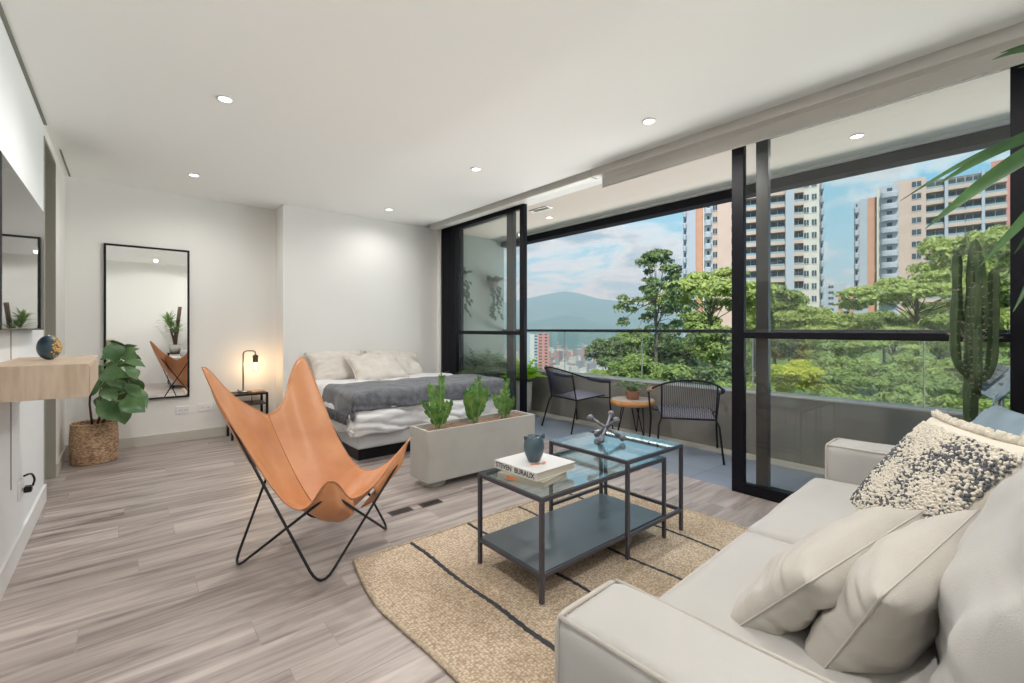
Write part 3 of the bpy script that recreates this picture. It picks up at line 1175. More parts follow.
# ------------------------------------------------------------------ bed
BX0, BX1, BY0, BY1 = 1.50, 3.08, 3.80, 5.41
t = thing('bed', 'double bed with white rumpled bedding and pale grey base', 'bed', (0, 0, 0))
obj('plinth', sbox(BX0 + 0.05, BX1 - 0.05, BY0 + 0.10, BY1, 0, 0.12), M_black, t)
b = softbox_bm(BX1 - BX0, BY1 - BY0, 0.24, 0.03, 14, 0.004)
obj('base', b, M_bedbase, t, loc=((BX0 + BX1) / 2, (BY0 + BY1) / 2, 0.235))
b = softbox_bm(BX1 - BX0 - 0.02, BY1 - BY0 - 0.02, 0.22, 0.06, 14, 0.01)
obj('mattress', b, M_sheet, t, loc=((BX0 + BX1) / 2, (BY0 + BY1) / 2, 0.445))


def drape(x0, x1, y0, y1, z, hl, hf, hr, n=(80, 80), thick=0.02, seed=0, amp=0.012, wave=0.02, r=0.06):
    """cloth over the bed: hangs hl at the left side, hf at the foot, hr at the right"""
    def g(a, c):
        u = (x0 - hl) + a * ((x1 + hr) - (x0 - hl))
        v = (y0 - hf) + c * (y1 - (y0 - hf))
        x, y, zz = u, v, z
        ox = max(0, x0 + r - u) if hl > 0 else 0
        oy = max(0, y0 + r - v) if hf > 0 else 0
        oxr = max(0, u - x1 + r) if hr > 0 else 0
        dx = 0
        drop = 0
        if ox > 0:
            th = min(ox / r, PI / 2)
            dx = r * math.sin(th)
            x = x0 + r - dx
            drop = max(drop, r * (1 - math.cos(th)) + max(0, ox - r * PI / 2))
            x -= wave * (0.5 + 0.5 * math.sin(v * 9 + seed + 2 * nz(v, seed, 0, 2))) * min(1, drop / 0.15)
        if oxr > 0:
            th = min(oxr / r, PI / 2)
            x = x1 - r + r * math.sin(th)
            drop = max(drop, r * (1 - math.cos(th)) + max(0, oxr - r * PI / 2))
        if oy > 0:
            th = min(oy / r, PI / 2)
            y = y0 + r - r * math.sin(th)
            d2 = r * (1 - math.cos(th)) + max(0, oy - r * PI / 2)
            y -= wave * (0.5 + 0.5 * math.sin(u * 8 + seed + 3 * nz(u, seed, 0, 2))) * min(1, d2 / 0.15)
            drop = max(drop, d2) if ox <= 0 and oxr <= 0 else (drop ** 2 + d2 ** 2) ** 0.5 if min(drop, d2) < 0.05 else max(drop, d2)
        zz = z - drop
        zz += amp * (nz(u + seed, v, 0, 4) * 0.7 + 0.5 * nz(u, v + seed, 3, 9)) + amp * 0.5
        if drop > 0.05:
            k_ = min(1, (drop - 0.05) / 0.1)
            y -= k_ * amp * 1.3 * (nz(u * 1.0 + v * 3, drop * 3, seed, 6) + 0.3)
            x -= k_ * amp * 1.3 * (nz(v * 1.0, drop * 3 + u * 2, seed + 3, 6) + 0.3)
        return (x, y, zz)
    bm = grid_surf(g, *n)
    return bm


def solid(o, th):
    m = o.modifiers.new('thickness', 'SOLIDIFY')
    m.thickness = th
    m.offset = 1
    return o


dv_ = obj('duvet', drape(BX0 - 0.012, BX1, BY0 - 0.012, 5.05, 0.565, 0.30, 0.30, 0.0, (110, 110), seed=1, amp=0.030, wave=0.055), M_sheet, t)
solid(dv_, -0.012)
th_ = obj('throw_blanket', drape(BX0 - 0.065, BX1, BY0 - 0.065, 4.45, 0.612, 0.20, 0.13, 0.0, (90, 60), seed=4, amp=0.016, wave=0.03), M_throw)
solid(th_, -0.014)
tag(th_, 'charcoal wool throw spread across the foot of the bed', 'blanket')
b = B()
random.seed(5)
for k in range(190):
    y = random.uniform(BY0 - 0.04, 4.45)
    x = BX0 - 0.095 - random.uniform(0, .02)
    z = 0.44
    tube(b, [(x, y, z), (x - 0.006, y + random.uniform(-.01, .01), z - 0.025), (x, y + random.uniform(-.015, .015), z - 0.085)], 0.005, 5)
obj('fringe', b, M_throw, th_)


def bed_pillow(label, w, h, tck, c, xd, ud, m, seed, grp=None, tassel=False):
    o = obj('pillow', pillow_bm(w, h, tck * 1.12, 30, 0.020, seed, 0.10), m)
    o.matrix_world = basis(c, xd, ud)
    tag(o, label, 'pillow', grp)
    if tassel:
        b = B()
        rp_ = pillow_rim(w, h, 40, 0.10)
        tube(b, rp_, [0.004 + 0.005 * (0.5 + 0.5 * math.sin(i * 1.57)) for i in range(len(rp_))], 6, closed=True)
        obj('fringe', b, m, o)
    return o


bed_pillow('large beige bed pillow against the wall, the left of the back pair', 0.66, 0.46, 0.16, (1.86, 5.24, 0.72), (1, 0.03, 0.02), (0, 0.5, 0.55), M_beigepil, 1)
bed_pillow('pale bed pillow against the wall, the right of the back pair', 0.70, 0.46, 0.16, (2.56, 5.24, 0.70), (1, -0.04, -0.08), (0, 0.55, 0.5), M_beigepil, 2)
bed_pillow('fringed cream bed pillow lying in front of the back pair', 0.64, 0.44, 0.15, (2.20, 4.98, 0.71), (1, 0.02, 0.0), (0, 0.7, 0.5), M_beigepil, 3, tassel=True)

# ------------------------------------------------------------------ butterfly chair
t = thing('butterfly_chair', 'tan leather butterfly chair on a thin black rod frame', 'armchair', (0.78, 2.53, 0), R(34))
A, Cc, Bb, Dd = (-.300, -.265, .007), (.275, -.25, .007), (-.280, .235, .007), (.285, .25, .007)
LB, RB, RF, LF = (-.335, .357, .915), (.33, .36, .92), (.375, -.335, .475), (-.36, -.345, .47)


TIPS = [Vector((-.345, .375, .965)), Vector((.345, .38, .975)), Vector((.385, -.345, .50)), Vector((-.37, -.355, .49))]
CORN = [Vector((0, 0, 0)) for p in TIPS]


def leather_pt(a, c):
    u, v = 2 * a - 1, 2 * c - 1     # u left..right, v front..back
    u0, v0 = u, v
    u, v = u * math.sqrt(1 - 0.33 * v0 ** 8), v * math.sqrt(1 - 0.33 * u0 ** 8)   # blunt horn tips
    cLB, cRB, cRF, cLF = TIPS
    mB, mF, mL, mR = Vector((0, .31, .68)), Vector((0, -.275, .285)), Vector((-.285, -.05, .335)), Vector((.29, -.05, .335))

    def edge(p, q, m, s, pw):
        base = p * (1 - s) / 2 + q * (1 + s) / 2
        mid = (p + q) / 2
        k = (1 - abs(s) ** pw)
        return base + (m - mid) * k
    pB = edge(cLB, cRB, mB, u, 1.6)
    pF = edge(cLF, cRF, mF, u, 1.45)
    pL = edge(cLF, cLB, mL, v, 1.7)
    pR = edge(cRF, cRB, mR, v, 1.7)
    bil = (cLF * (1 - u) * (1 - v) + cRF * (1 + u) * (1 - v) + cLB * (1 - u) * (1 + v) + cRB * (1 + u) * (1 + v)) / 4
    p = pF * (1 - v) / 2 + pB * (1 + v) / 2 + pL * (1 - u) / 2 + pR * (1 + u) / 2 - bil
    k = (1 - u * u) * (1 - v * v)
    # seat sags low, the back stays fairly flat
    sag = Vector((0, 0.05 if v > 0 else 0.0, 0.11)) * k
    p += sag
    # soft folds that run from the horns
    fold = 0.011 * math.sin(10 * (abs(u) - abs(v) * 0.3) + 2 * v) * min(1, abs(v) * 1.2) * (1 - abs(u) ** 6)
    if v > 0:
        p += Vector((0, -fold, fold * 0.4)) * v
    else:
        p += Vector((0, 0, fold * 0.6)) * -v
    # rounded pockets
    rr = (abs(u) ** 6) * (abs(v) ** 6)
    ci = {(False, True): 0, (True, True): 1, (True, False): 2, (False, False): 3}[(u0 > 0, v0 > 0)]
    p += CORN[ci] * (abs(u0) * abs(v0)) ** 4
    return p


for i, ac in enumerate(((0, 1), (1, 1), (1, 0), (0, 0))):
    CORN[i] = TIPS[i] - leather_pt(*ac)


def pocket_off(ua, vb):
    return Vector(((0.022 if ua else -0.022), 0.034, -0.004)) if vb else Vector(((0.010 if ua else -0.010), -0.048, -0.030))


tips_ = {}
for (ua, vb) in ((0, 1), (1, 1), (1, 0), (0, 0)):
    tips_[(ua, vb)] = leather_pt(abs(ua - 0.05), abs(vb - 0.05)) + pocket_off(ua, vb) * (0.55 if vb else 0.38)
for loop in ((tips_[(0, 1)], A, tips_[(1, 0)], Dd), (tips_[(1, 1)], Cc, tips_[(0, 0)], Bb)):
    b = B()
    lp = [Vector(q) for q in loop]
    for i in (1, 3):
        ah, bh = (lp[i - 1] - lp[i]).normalized(), (lp[(i + 1) % 4] - lp[i]).normalized()
        lp[i] = lp[i] - (ah + bh) * 0.10 / 4
    tube(b, fillet(lp, [0.03, 0.10, 0.03, 0.10], 6), 0.0065, 8, closed=True)
    obj('frame_rod', b, M_black, t)
bm = grid_surf(lambda a, c: leather_pt(a, c), 64, 64)
lo_ = obj('leather_sling', bm, M_leather, t)
m = lo_.modifiers.new('thickness', 'SOLIDIFY')
m.thickness = 0.005
m.offset = 0
b = B()
tube(b, [leather_pt(0.5, k / 40) + Vector((0, -0.002, 0.004)) for k in range(41)], 0.0016, 5)
obj('centre_seam', b, M_seam, lo_)
b = B()
rimp = [leather_pt(k / 40, 0) for k in range(40)] + [leather_pt(1, k / 40) for k in range(40)] + \
       [leather_pt(1 - k / 40, 1) for k in range(40)] + [leather_pt(0, 1 - k / 40) for k in range(40)]
tube(b, rimp, 0.0045, 6, closed=True)
obj('hem', b, M_leather, lo_)
# horn pockets: a second leather layer folded behind each tip
for (ua, vb) in ((0, 1), (1, 1), (1, 0), (0, 0)):
    nrm_off = pocket_off(ua, vb)
    def pk(a, c, ua=ua, vb=vb, nrm_off=nrm_off):
        ex = 0.27 if vb else 0.36
        uu = ua + (ex * a if ua == 0 else -ex * a)
        vv = vb + (0.30 * c if vb == 0 else -0.27 * c)
        q = leather_pt(uu, vv)
        k = math.sin(min(1, a * 3) * PI * 0.5) * math.sin(min(1, c * 3) * PI * 0.5)
        return q + nrm_off * k
    o = obj('pocket', grid_surf(pk, 12, 12), M_leather, lo_)
    m = o.modifiers.new('thickness', 'SOLIDIFY')
    m.thickness = 0.003

# ------------------------------------------------------------------ concrete planter
PX0, PX1, PY0, PY1, PZ0, PZ1 = 1.625, 2.655, 2.83, 3.095, 0.055, 0.425
t = thing('concrete_planter', 'long rectangular concrete planter on round feet at the foot of the bed', 'planter', (0, 0, 0))
b = B()
w2 = 0.022
box(b, PX0, PX1, PY0, PY1, PZ0, PZ1 - 0.08, 0.003)
box(b, PX0, PX1, PY0, PY0 + w2, PZ1 - 0.08, PZ1)
box(b, PX0, PX1, PY1 - w2, PY1, PZ1 - 0.08, PZ1)
box(b, PX0, PX0 + w2, PY0 + w2, PY1 - w2, PZ1 - 0.08, PZ1)
box(b, PX1 - w2, PX1, PY0 + w2, PY1 - w2, PZ1 - 0.08, PZ1)
obj('trough', b, M_plantcrete, t)
for x in (PX0 + 0.12, PX1 - 0.12):
    obj('foot', lathe(B(), [(0.085, 0), (0.092, 0.02), (0.088, PZ0)], 24, x, (PY0 + PY1) / 2), M_plantcrete, t)
b = grid_surf(lambda a, c: (PX0 + w2 + a * (PX1 - PX0 - 2 * w2), PY0 + w2 + c * (PY1 - PY0 - 2 * w2),
                            PZ1 - 0.03 + 0.012 * nz(a * 25, c * 7, 1, 1) + 0.02 * nz(a * 5, c * 2, 4, 1)), 90, 20)
obj('soil', b, M_soil, t)


RVv = Vector((RT[0], RT[1], 0))
FVv = Vector((FW[0], FW[1], 0))


def zz_plant(label, x, y, z, h, stems, seed, m=M_zz, lw=0.030, ll=0.062):
    t = thing('zz_plant', label, 'plant', (x, y, z))
    random.seed(seed)
    bs, bl = B(), B()
    for k in range(stems):
        a = 2 * PI * k / stems + random.uniform(-.4, .4)
        lean = random.uniform(0.2, 0.45) if k else 0.03
        hh = h * random.uniform(0.55, 0.88) if k else h
        pts = []
        for i in range(9):
            q = i / 8
            pts.append(Vector((math.cos(a) * (0.012 + lean * hh * q ** 1.3), math.sin(a) * (0.012 + lean * hh * q ** 1.3), hh * q * (1 - 0.1 * lean * q))))
        tube(bs, pts, [0.0085 * (1 - 0.75 * i / 8) for i in range(9)], 7)
        side = (RVv * random.choice((1, 1, -1)) + FVv * random.uniform(-.5, .5)).normalized()
        nl = 8
        for i in range(nl):
            q = 0.25 + 0.75 * i / (nl - 1)
            idx = q * 8
            i0 = min(7, int(idx))
            p = pts[i0].lerp(pts[i0 + 1], idx - i0)
            ax = (pts[i0 + 1] - pts[i0]).normalized()
            sc_ = 0.65 + 0.5 * math.sin(PI * (q * 0.85))
            for s in (-1, 1):
                d = (side * s * 0.75 + ax * 0.95 + Vector((random.uniform(-.35, .35), random.uniform(-.35, .35), random.uniform(-.2, .2))))
                p = p + ax * 0.012 * s
                leaf(bl, p, d, ax.cross(side), ll * sc_, lw * sc_, curl=0.2, fold=0.10, n=4)
        leaf(bl, pts[-1], (pts[-1] - pts[-2]), (1, 0, 0.1), ll, lw * 0.8, curl=0.2, n=4)
    obj('stem', bs, M_stalk, t)
    obj('foliage', bl, m, t)
    return t


zz_plant('upright green zz plant at the left end of the concrete planter', 1.79, 2.955, PZ1 - 0.04, 0.385, 4, 2)
zz_plant('glossy green zz plant in the middle of the concrete planter', 2.13, 2.965, PZ1 - 0.04, 0.34, 5, 4)
zz_plant('sparse zz plant at the right end of the concrete planter', 2.44, 2.975, PZ1 - 0.04, 0.32, 5, 9, M_zz, 0.022, 0.048)

# ------------------------------------------------------------------ rug
RX0, RX1, RY0, RY1 = 0.825, 2.70, 0.02, 2.215
t = thing('jute_rug', 'natural jute rug with thin charcoal stripes under the glass tables', 'rug', (0, 0, 0))


def rug_x(x, y):
    return x + 0.010 * nz(y, x > 1.5, 0, 2.5)


def rugf(zf):
    def g(a, c):
        x = RX0 + a * (RX1 - RX0)
        y = RY0 + c * (RY1 - RY0)
        x = rug_x(x, y) if a in (0, 1) else x
        x += (1 - a) ** 3 * (0.035 * max(0, (y - 1.80) / 0.41) ** 2 - 0.028 * max(0, 1 - abs(y - 1.75) / 0.5))
        y = y + (0.012 * nz(x, 7, 0, 3) if c == 1 else 0)
        return (x, y, zf)
    return g


bm = grid_surf(rugf(0.008), 40, 40, smooth=False)
o = obj('weave', bm, M_jute, t)
m = o.modifiers.new('thickness', 'SOLIDIFY')
m.thickness = 0.007
m.offset = -1
b = B()
for k, (p, q) in enumerate((((0, 0), (0, 1)), ((0, 1), (1, 1)), ((1, 1), (1, 0)))):
    n_ = 150
    pts = []
    for i in range(n_ + 1):
        s = i / n_
        x, y, _ = rugf(0)(p[0] + (q[0] - p[0]) * s, p[1] + (q[1] - p[1]) * s)
        pts.append((x, y, 0.008 + 0.0012 * math.sin(i * 2.2)))
    tube(b, pts, [0.0085 + 0.0015 * math.sin(i * 1.9) for i in range(n_ + 1)], 6)
obj('braided_edge', b, M_edge, t)
for sx_ in (1.165, 1.535, 1.925, 2.345):
    b = B()
    n_ = 120
    g = []
    for i in range(n_ + 1):
        y = RY0 + (RY1 + 0.004 - RY0) * i / n_
        xx = sx_ + 0.012 * nz(y, sx_, 0, 4) + 0.003 * nz(y, sx_, 3, 30)
        wv = 0.011 + 0.002 * math.sin(i * 2.4) + 0.003 * nz(y, sx_, 5, 3)
        g.append([b.verts.new((xx - wv, y, 0.0075)), b.verts.new((xx, y, 0.0125)), b.verts.new((xx + wv, y, 0.0075))])
    for i in range(n_):
        for k in range(2):
            b.faces.new((g[i][k], g[i][k + 1], g[i + 1][k + 1], g[i + 1][k])).smooth = True
    obj('stripe', b, M_stripe, t)

# ------------------------------------------------------------------ glass nesting tables
T0 = 0.0095


def glass_table(label, x0, x1, y0, y1, top, shelf, bars):
    t = thing('coffee_table', label, 'coffee table', (x0, y0, 0))
    w, d = x1 - x0, y1 - y0
    s = 0.018
    for (x, y) in ((0, 0), (w - s, 0), (0, d - s), (w - s, d - s)):
        obj('leg', sbox(x, x + s, y, y + s, T0, top - s - 0.004, 0.0015), M_frame, t)
    b = B()
    box(b, 0, w, 0, s, top - s - 0.004, top - 0.004, 0.0015)
    box(b, 0, w, d - s, d, top - s - 0.004, top - 0.004, 0.0015)
    box(b, 0, s, s, d - s, top - s - 0.004, top - 0.004, 0.0015)
    box(b, w - s, w, s, d - s, top - s - 0.004, top - 0.004, 0.0015)
    obj('top_frame', b, M_frame, t)
    obj('glass_top', sbox(0.003, w - 0.003, 0.003, d - 0.003, top - 0.004, top, 0.001), M_tglass, t)
    zs = 0.115
    b = B()
    if 'f' in bars:
        box(b, s, w - s, 0, s, zs, zs + s, 0.0015)
    if 'b' in bars:
        box(b, s, w - s, d - s, d, zs, zs + s, 0.0015)
    if 'l' in bars:
        box(b, 0, s, s, d - s, zs, zs + s, 0.0015)
    if 'r' in bars:
        box(b, w - s, w, s, d - s, zs, zs + s, 0.0015)
    obj('lower_rail', b, M_frame, t)
    if shelf:
        obj('shelf', sbox(s * 0.5, w - s * 0.5, s * 0.5, d - s * 0.5, zs + s, zs + s + 0.004), M_shelfmetal, t)
    return t


glass_table('low glass topped steel coffee table with a grey metal shelf, carrying the books', 1.31, 2.255, 1.355, 1.805, 0.452, True, 'fblr')
glass_table('taller square glass topped steel table nested over the low one', 1.89, 2.415, 1.345, 1.895, 0.50, False, 'fbr')

# books
def book(name, label, cx, cy, z, w, d, h, rot, cover, cat='book'):
    t = thing(name, label, cat, (cx, cy, z), rot)
    b = B()
    box(b, -w / 2, w / 2, -d / 2, d / 2, 0, 0.003)
    box(b, -w / 2, w / 2, -d / 2, d / 2, h - 0.003, h)
    box(b, -w / 2 - 0.002, -w / 2 + 0.002, -d / 2, d / 2, 0, h)
    obj('cover', b, cover, t)
    obj('pages', sbox(-w / 2 + 0.002, w / 2 - 0.005, -d / 2 + 0.004, d / 2 - 0.004, 0.003, h - 0.003), M_paper, t)
    return t


def text_obj(s, size, m, parent, loc, rot, name='lettering', ext=0.0004):
    cu = bpy.data.curves.new(name, 'FONT')
    cu.body = s
    cu.size = size
    cu.extrude = ext
    cu.offset = 0.0006
    cu.align_x = 'CENTER'
    cu.align_y = 'CENTER'
    o = bpy.data.objects.new(name, cu)
    C.objects.link(o)
    dg = bpy.context.evaluated_depsgraph_get()
    me = bpy.data.meshes.new_from_object(o.evaluated_get(dg))
    bpy.data.objects.remove(o)
    me.materials.clear()
    me.materials.append(m)
    o = bpy.data.objects.new(name, me)
    C.objects.link(o)
    o.parent = parent
    o.location = loc
    o.rotation_euler = rot
    return o


k2 = book('book', 'thin khaki book lying under the thick white book on the low glass table', 1.465, 1.575, 0.455, 0.21, 0.255, 0.024, R(14), M_khaki)
obj('cover_picture', sbox(-0.1075, -0.1065, 0.02, 0.075, 0.004, 0.02), M_orange, k2)
k1 = book('book', 'thick white picture book with dark spine lettering beneath the teal jug', 1.505, 1.605, 0.4795, 0.265, 0.285, 0.036, R(2), M_cover)
text_obj('STEVEN  BURAUX', 0.033, M_ink, k1, (-0.1352, 0, 0.0175), (R(90), 0, R(-90)))
b = B()
for k, (x, y, s) in enumerate(((-0.03, -0.045, 0.016), (-0.005, -0.06, 0.012), (-0.05, -0.035, 0.012), (0.015, -0.05, 0.010))):
    lathe(b, [(s, 0.036), (s, 0.0366)], 12, x, y)
obj('cover_picture', b, M_orange, k1)
t = thing('ceramic_jug', 'small dark teal ceramic jug standing on the stacked books', 'jug', (1.495, 1.60, 0.5165))
b = lathe(B(), [(0.026, 0), (0.030, 0.004), (0.044, 0.038), (0.050, 0.072), (0.046, 0.100), (0.036, 0.118), (0.033, 0.124), (0.029, 0.122), (0.030, 0.10), (0.01, 0.09)], 32)
obj('body', b, M_teal, t)
b = B()
tube(b, fillet([(0.036, -0.012, 0.112), (0.052, -0.018, 0.130), (0.048, -0.017, 0.105)], 0.01, closed=False), 0.006, 8)
obj('lug', b, M_teal, t)
b = B()
tube(b, fillet([(-0.036, 0.012, 0.112), (-0.046, 0.016, 0.124), (-0.044, 0.015, 0.108)], 0.01, closed=False), 0.005, 8)
obj('lug', b, M_teal, t)

# jack ornament: three crossed knobbed rods
t = thing('jack_ornament', 'pewter toy jack sculpture of crossed knobbed rods on the tall glass table', 'ornament', (2.13, 1.665, 0.502))
b = B()
c0 = Vector((0, 0, 0.075))
for gx, gy in ((-0.065, -0.02), (0.055, -0.085), (0.02, 0.085)):
    d = (Vector((gx, gy, 0.017)) - c0)
    d = d.normalized() * 0.105
    p, q = c0 + d, c0 - d
    p.z = max(p.z, 0.020)
    tube(b, [p, c0.lerp(p, 0.45), c0, c0.lerp(q, 0.45), q], [0.014, 0.008, 0.011, 0.008, 0.014], 10)
    sphere(b, p, 0.020, 14, 10)
    sphere(b, q, 0.020, 14, 10)
obj('rods', b, M_jack, t)

# ------------------------------------------------------------------ sofa
SA = R(2.3)
t = thing('sofa', 'cream linen two seat sofa with square arms', 'sofa', (0.635, 0.625, 0), SA)
SL = 2.145
cs, sn = math.cos(SA), math.sin(SA)


def spt(x, y, z):
    return Vector((0.635 + x * cs - y * sn, 0.625 + x * sn + y * cs, z))


fr = B()
box(fr, 0.03, SL - 0.03, -0.90, -0.02, 0.07, 0.27, 0.012)
obj('base', fr, M_sofa, t)
for x in (0.07, SL - 0.07):
    for y in (-0.84, -0.08):
        obj('foot', lathe(B(), [(0.018, T0 if y > -0.6 else 0.0), (0.025, 0.08)], 14, x, y), M_black, t)
AW = 0.205
for k, x in enumerate((AW / 2, SL - AW / 2)):
    a_ = obj('arm', softbox_bm(AW, 0.90, 0.50, 0.028, 16, 0.010, seed=k * 3, wr=0.005), M_sofa, t, loc=(x, -0.45, 0.345))
    bp = B()
    # piping around the front face and along both top edges
    hx, hz = AW / 2 - 0.006, 0.25 - 0.004
    tube(bp, fillet([(-hx, 0.444, -hz), (-hx, 0.444, hz), (hx, 0.444, hz), (hx, 0.444, -hz)], 0.025, closed=False), 0.0055, 7)
    tube(bp, fillet([(-hx + 0.002, 0.44, hz), (-hx + 0.002, -0.44, hz)], 0.02, closed=False), 0.005, 7)
    tube(bp, fillet([(hx - 0.002, 0.44, hz), (hx - 0.002, -0.44, hz)], 0.02, closed=False), 0.005, 7)
    obj('piping', bp, M_cushion, a_)
obj('backrest', softbox_bm(SL - 2 * AW + 0.02, 0.19, 0.62, 0.05, 14, 0.008), M_sofa, t, loc=(SL / 2, -0.80, 0.40))
sw = (SL - 2 * AW) / 2
for k in range(2):
    cx = AW + sw * (k + 0.5)
    c_ = obj('seat_cushion', softbox_bm(sw - 0.002, 0.75, 0.185, 0.045, 18, 0.018, seed=k * 5 + 1, wr=0.008), M_sofa, t, loc=(cx, -0.325, 0.345))
    bp = B()
    tube(bp, [(x, y, 0.066) for x, y, z in rim_rect(sw - 0.012, 0.738, 0, 0.04)], 0.005, 7, closed=True)
    obj('piping', bp, M_cushion, c_)


def back_cushion(cx, w, seed, y=0.005, z=0.655, tilt=0.40, h=0.52, tck=0.23):
    o = obj('back_cushion', pillow_bm(w, h, tck, 30, 0.012, seed, 0.045, 0.36), M_sofa, t)
    mw_ = basis((cx, y, z), (1, 0.04, 0), (0, -tilt, 0.92))
    rootm = Matrix.Translation((0.635, 0.625, 0)) @ Matrix.Rotation(SA, 4, 'Z')
    o.matrix_local = rootm.inverted() @ mw_
    bp = B()
    tube(bp, pillow_rim(w, h, 24, 0.045), 0.0055, 7, closed=True)
    obj('piping', bp, M_cushion, o)
    return o


back_cushion(1.415, 0.84, 1)
back_cushion(2.17, 0.80, 5, y=0.0)


def throw_pillow(name, label, w, h, tck, c, xd, ud, m, seed, piping=None, **k):
    o = obj(name, pillow_bm(w, h, tck, 30, 0.010, seed, **k), m)
    o.matrix_world = basis(c, xd, ud)
    tag(o, label, 'cushion')
    bp = B()
    tube(bp, pillow_rim(w, h, 24, k.get('pinch', 0.10)), 0.0022, 5, closed=True)
    obj('seam', bp, piping or m, o)
    return o


throw_pillow('throw_pillow', 'plain ivory cushion on the sofa seat, the front one of the leaning pair', 0.68, 0.29, 0.175, (1.41, 0.368, 0.525), (0.63, -0.08, 0.0), (0.0, -0.14, 0.16), M_cushion, 3, pinch=0.10)
throw_pillow('throw_pillow', 'plain ivory cushion on the sofa seat tucked behind the other, nearest the back', 0.68, 0.29, 0.18, (1.400, 0.225, 0.535), (0.66, -0.076, 0.01), (0.0, -0.09, 0.18), M_cushion, 8, pinch=0.10)

# shaggy pillow
SP = basis((2.12, 0.270, 0.610), (-0.80, -0.50, 0.0), (0.30, -0.42, 0.70))
sw_, sh_ = 0.56, 0.50
o = obj('shaggy_pillow', pillow_bm(sw_, sh_, 0.14, 26, 0.004, 2, 0.08), M_shag1)
o.matrix_world = SP
tag(o, 'shaggy cream and charcoal cushion leaning on the far sofa back', 'cushion')


def pil_pt(u, v, w, h, t_, sign=1, pinch=0.08, pw=0.42):
    x = w / 2 * u * (1 - pinch * (1 - v * v) * abs(u) ** 3) * (1 - pinch * 0.35 * (v * v) * (1 - u * u))
    y = h / 2 * v * (1 - pinch * (1 - u * u) * abs(v) ** 3)
    k = max(0.0, (1 - u * u) * (1 - v * v)) ** pw
    return Vector((x, y, sign * t_ / 2 * k))


random.seed(21)
bA, bB = B(), B()
NS = 68
for sgn in (1,):
    for i in range(NS):
        for j in range(NS):
            u = -0.97 + 1.94 * (i + random.random()) / NS
            v = -0.97 + 1.94 * (j + random.random()) / NS
            if v > 0.80:
                continue
            p = pil_pt(u, v, sw_, sh_, 0.14, sgn)
            k = nz(u * 1.5 + 3.3, v * 1.5 + 1.2, 0.7, 1) + 0.50 * random.uniform(-1, 1)
            b_ = bB if k > 0.20 else bA
            rr = random.uniform(0.004, 0.0065)
            d = Vector((random.uniform(-1, 1), random.uniform(-1, 1), 1.1)).normalized()
            q = p + d * rr * 1.8
            tube(b_, [p, p.lerp(q, 0.6) + Vector((random.uniform(-.002, .002), random.uniform(-.002, .002), 0)), q], [rr * 0.75, rr, rr * 0.35], 5)
s1 = obj('cream_pile', bA, M_shag1, o)
s1['kind'] = 'stuff'
s2 = obj('charcoal_pile', bB, M_shag2, o)
s2['kind'] = 'stuff'
b = B()
for i in range(170):
    u = -1 + 2 * i / 169
    p = pil_pt(u * 0.98, 0.965, sw_, sh_, 0.14, 1)
    q = p + Vector((random.uniform(-.008, .008), random.uniform(0.010, 0.028), random.uniform(-.014, .016)))
    tube(b, [p, p.lerp(q, .5), q], [0.004, 0.007, 0.005], 6)
    u = -0.7 + 1.4 * random.random()
obj('ruffle', b, M_shag1, o)

o = throw_pillow('blue_pillow', 'faded blue cushion in the far corner of the sofa behind the shaggy one', 0.46, 0.46, 0.15, (2.56, 0.145, 0.645), (-0.86, -0.50, 0.02), (0.28, -0.42, 0.78), M_blue, 6, pinch=0.10)
for (u, v) in ((-1, 1), (1, 1)):
    b = B()
    p = Vector((0.46 / 2 * u, 0.46 / 2 * v, 0))
    for k in range(7):
        a = k * 0.9
        tube(b, [p, p + Vector((0.012 * u + 0.006 * math.cos(a), 0.022, 0.006 * math.sin(a))), p + Vector((0.016 * u + 0.012 * math.cos(a), 0.044, 0.012 * math.sin(a)))], 0.003, 5)
    obj('tassel', b, M_blue, o)

# ------------------------------------------------------------------ cactus
CX, CY = 2.98, 0.235
t = thing('cactus', 'tall branching green cactus by the window behind the blue cushion', 'cactus', (CX, CY, 0))
obj('pot', lathe(B(), [(0.10, 0), (0.135, 0.02), (0.15, 0.34), (0.155, 0.36), (0.14, 0.36), (0.13, 0.33)], 28), M_plantcrete, t)
obj('soil', lathe(B(), [(0.132, 0.325), (0.132, 0.335)], 20), M_soil, t)


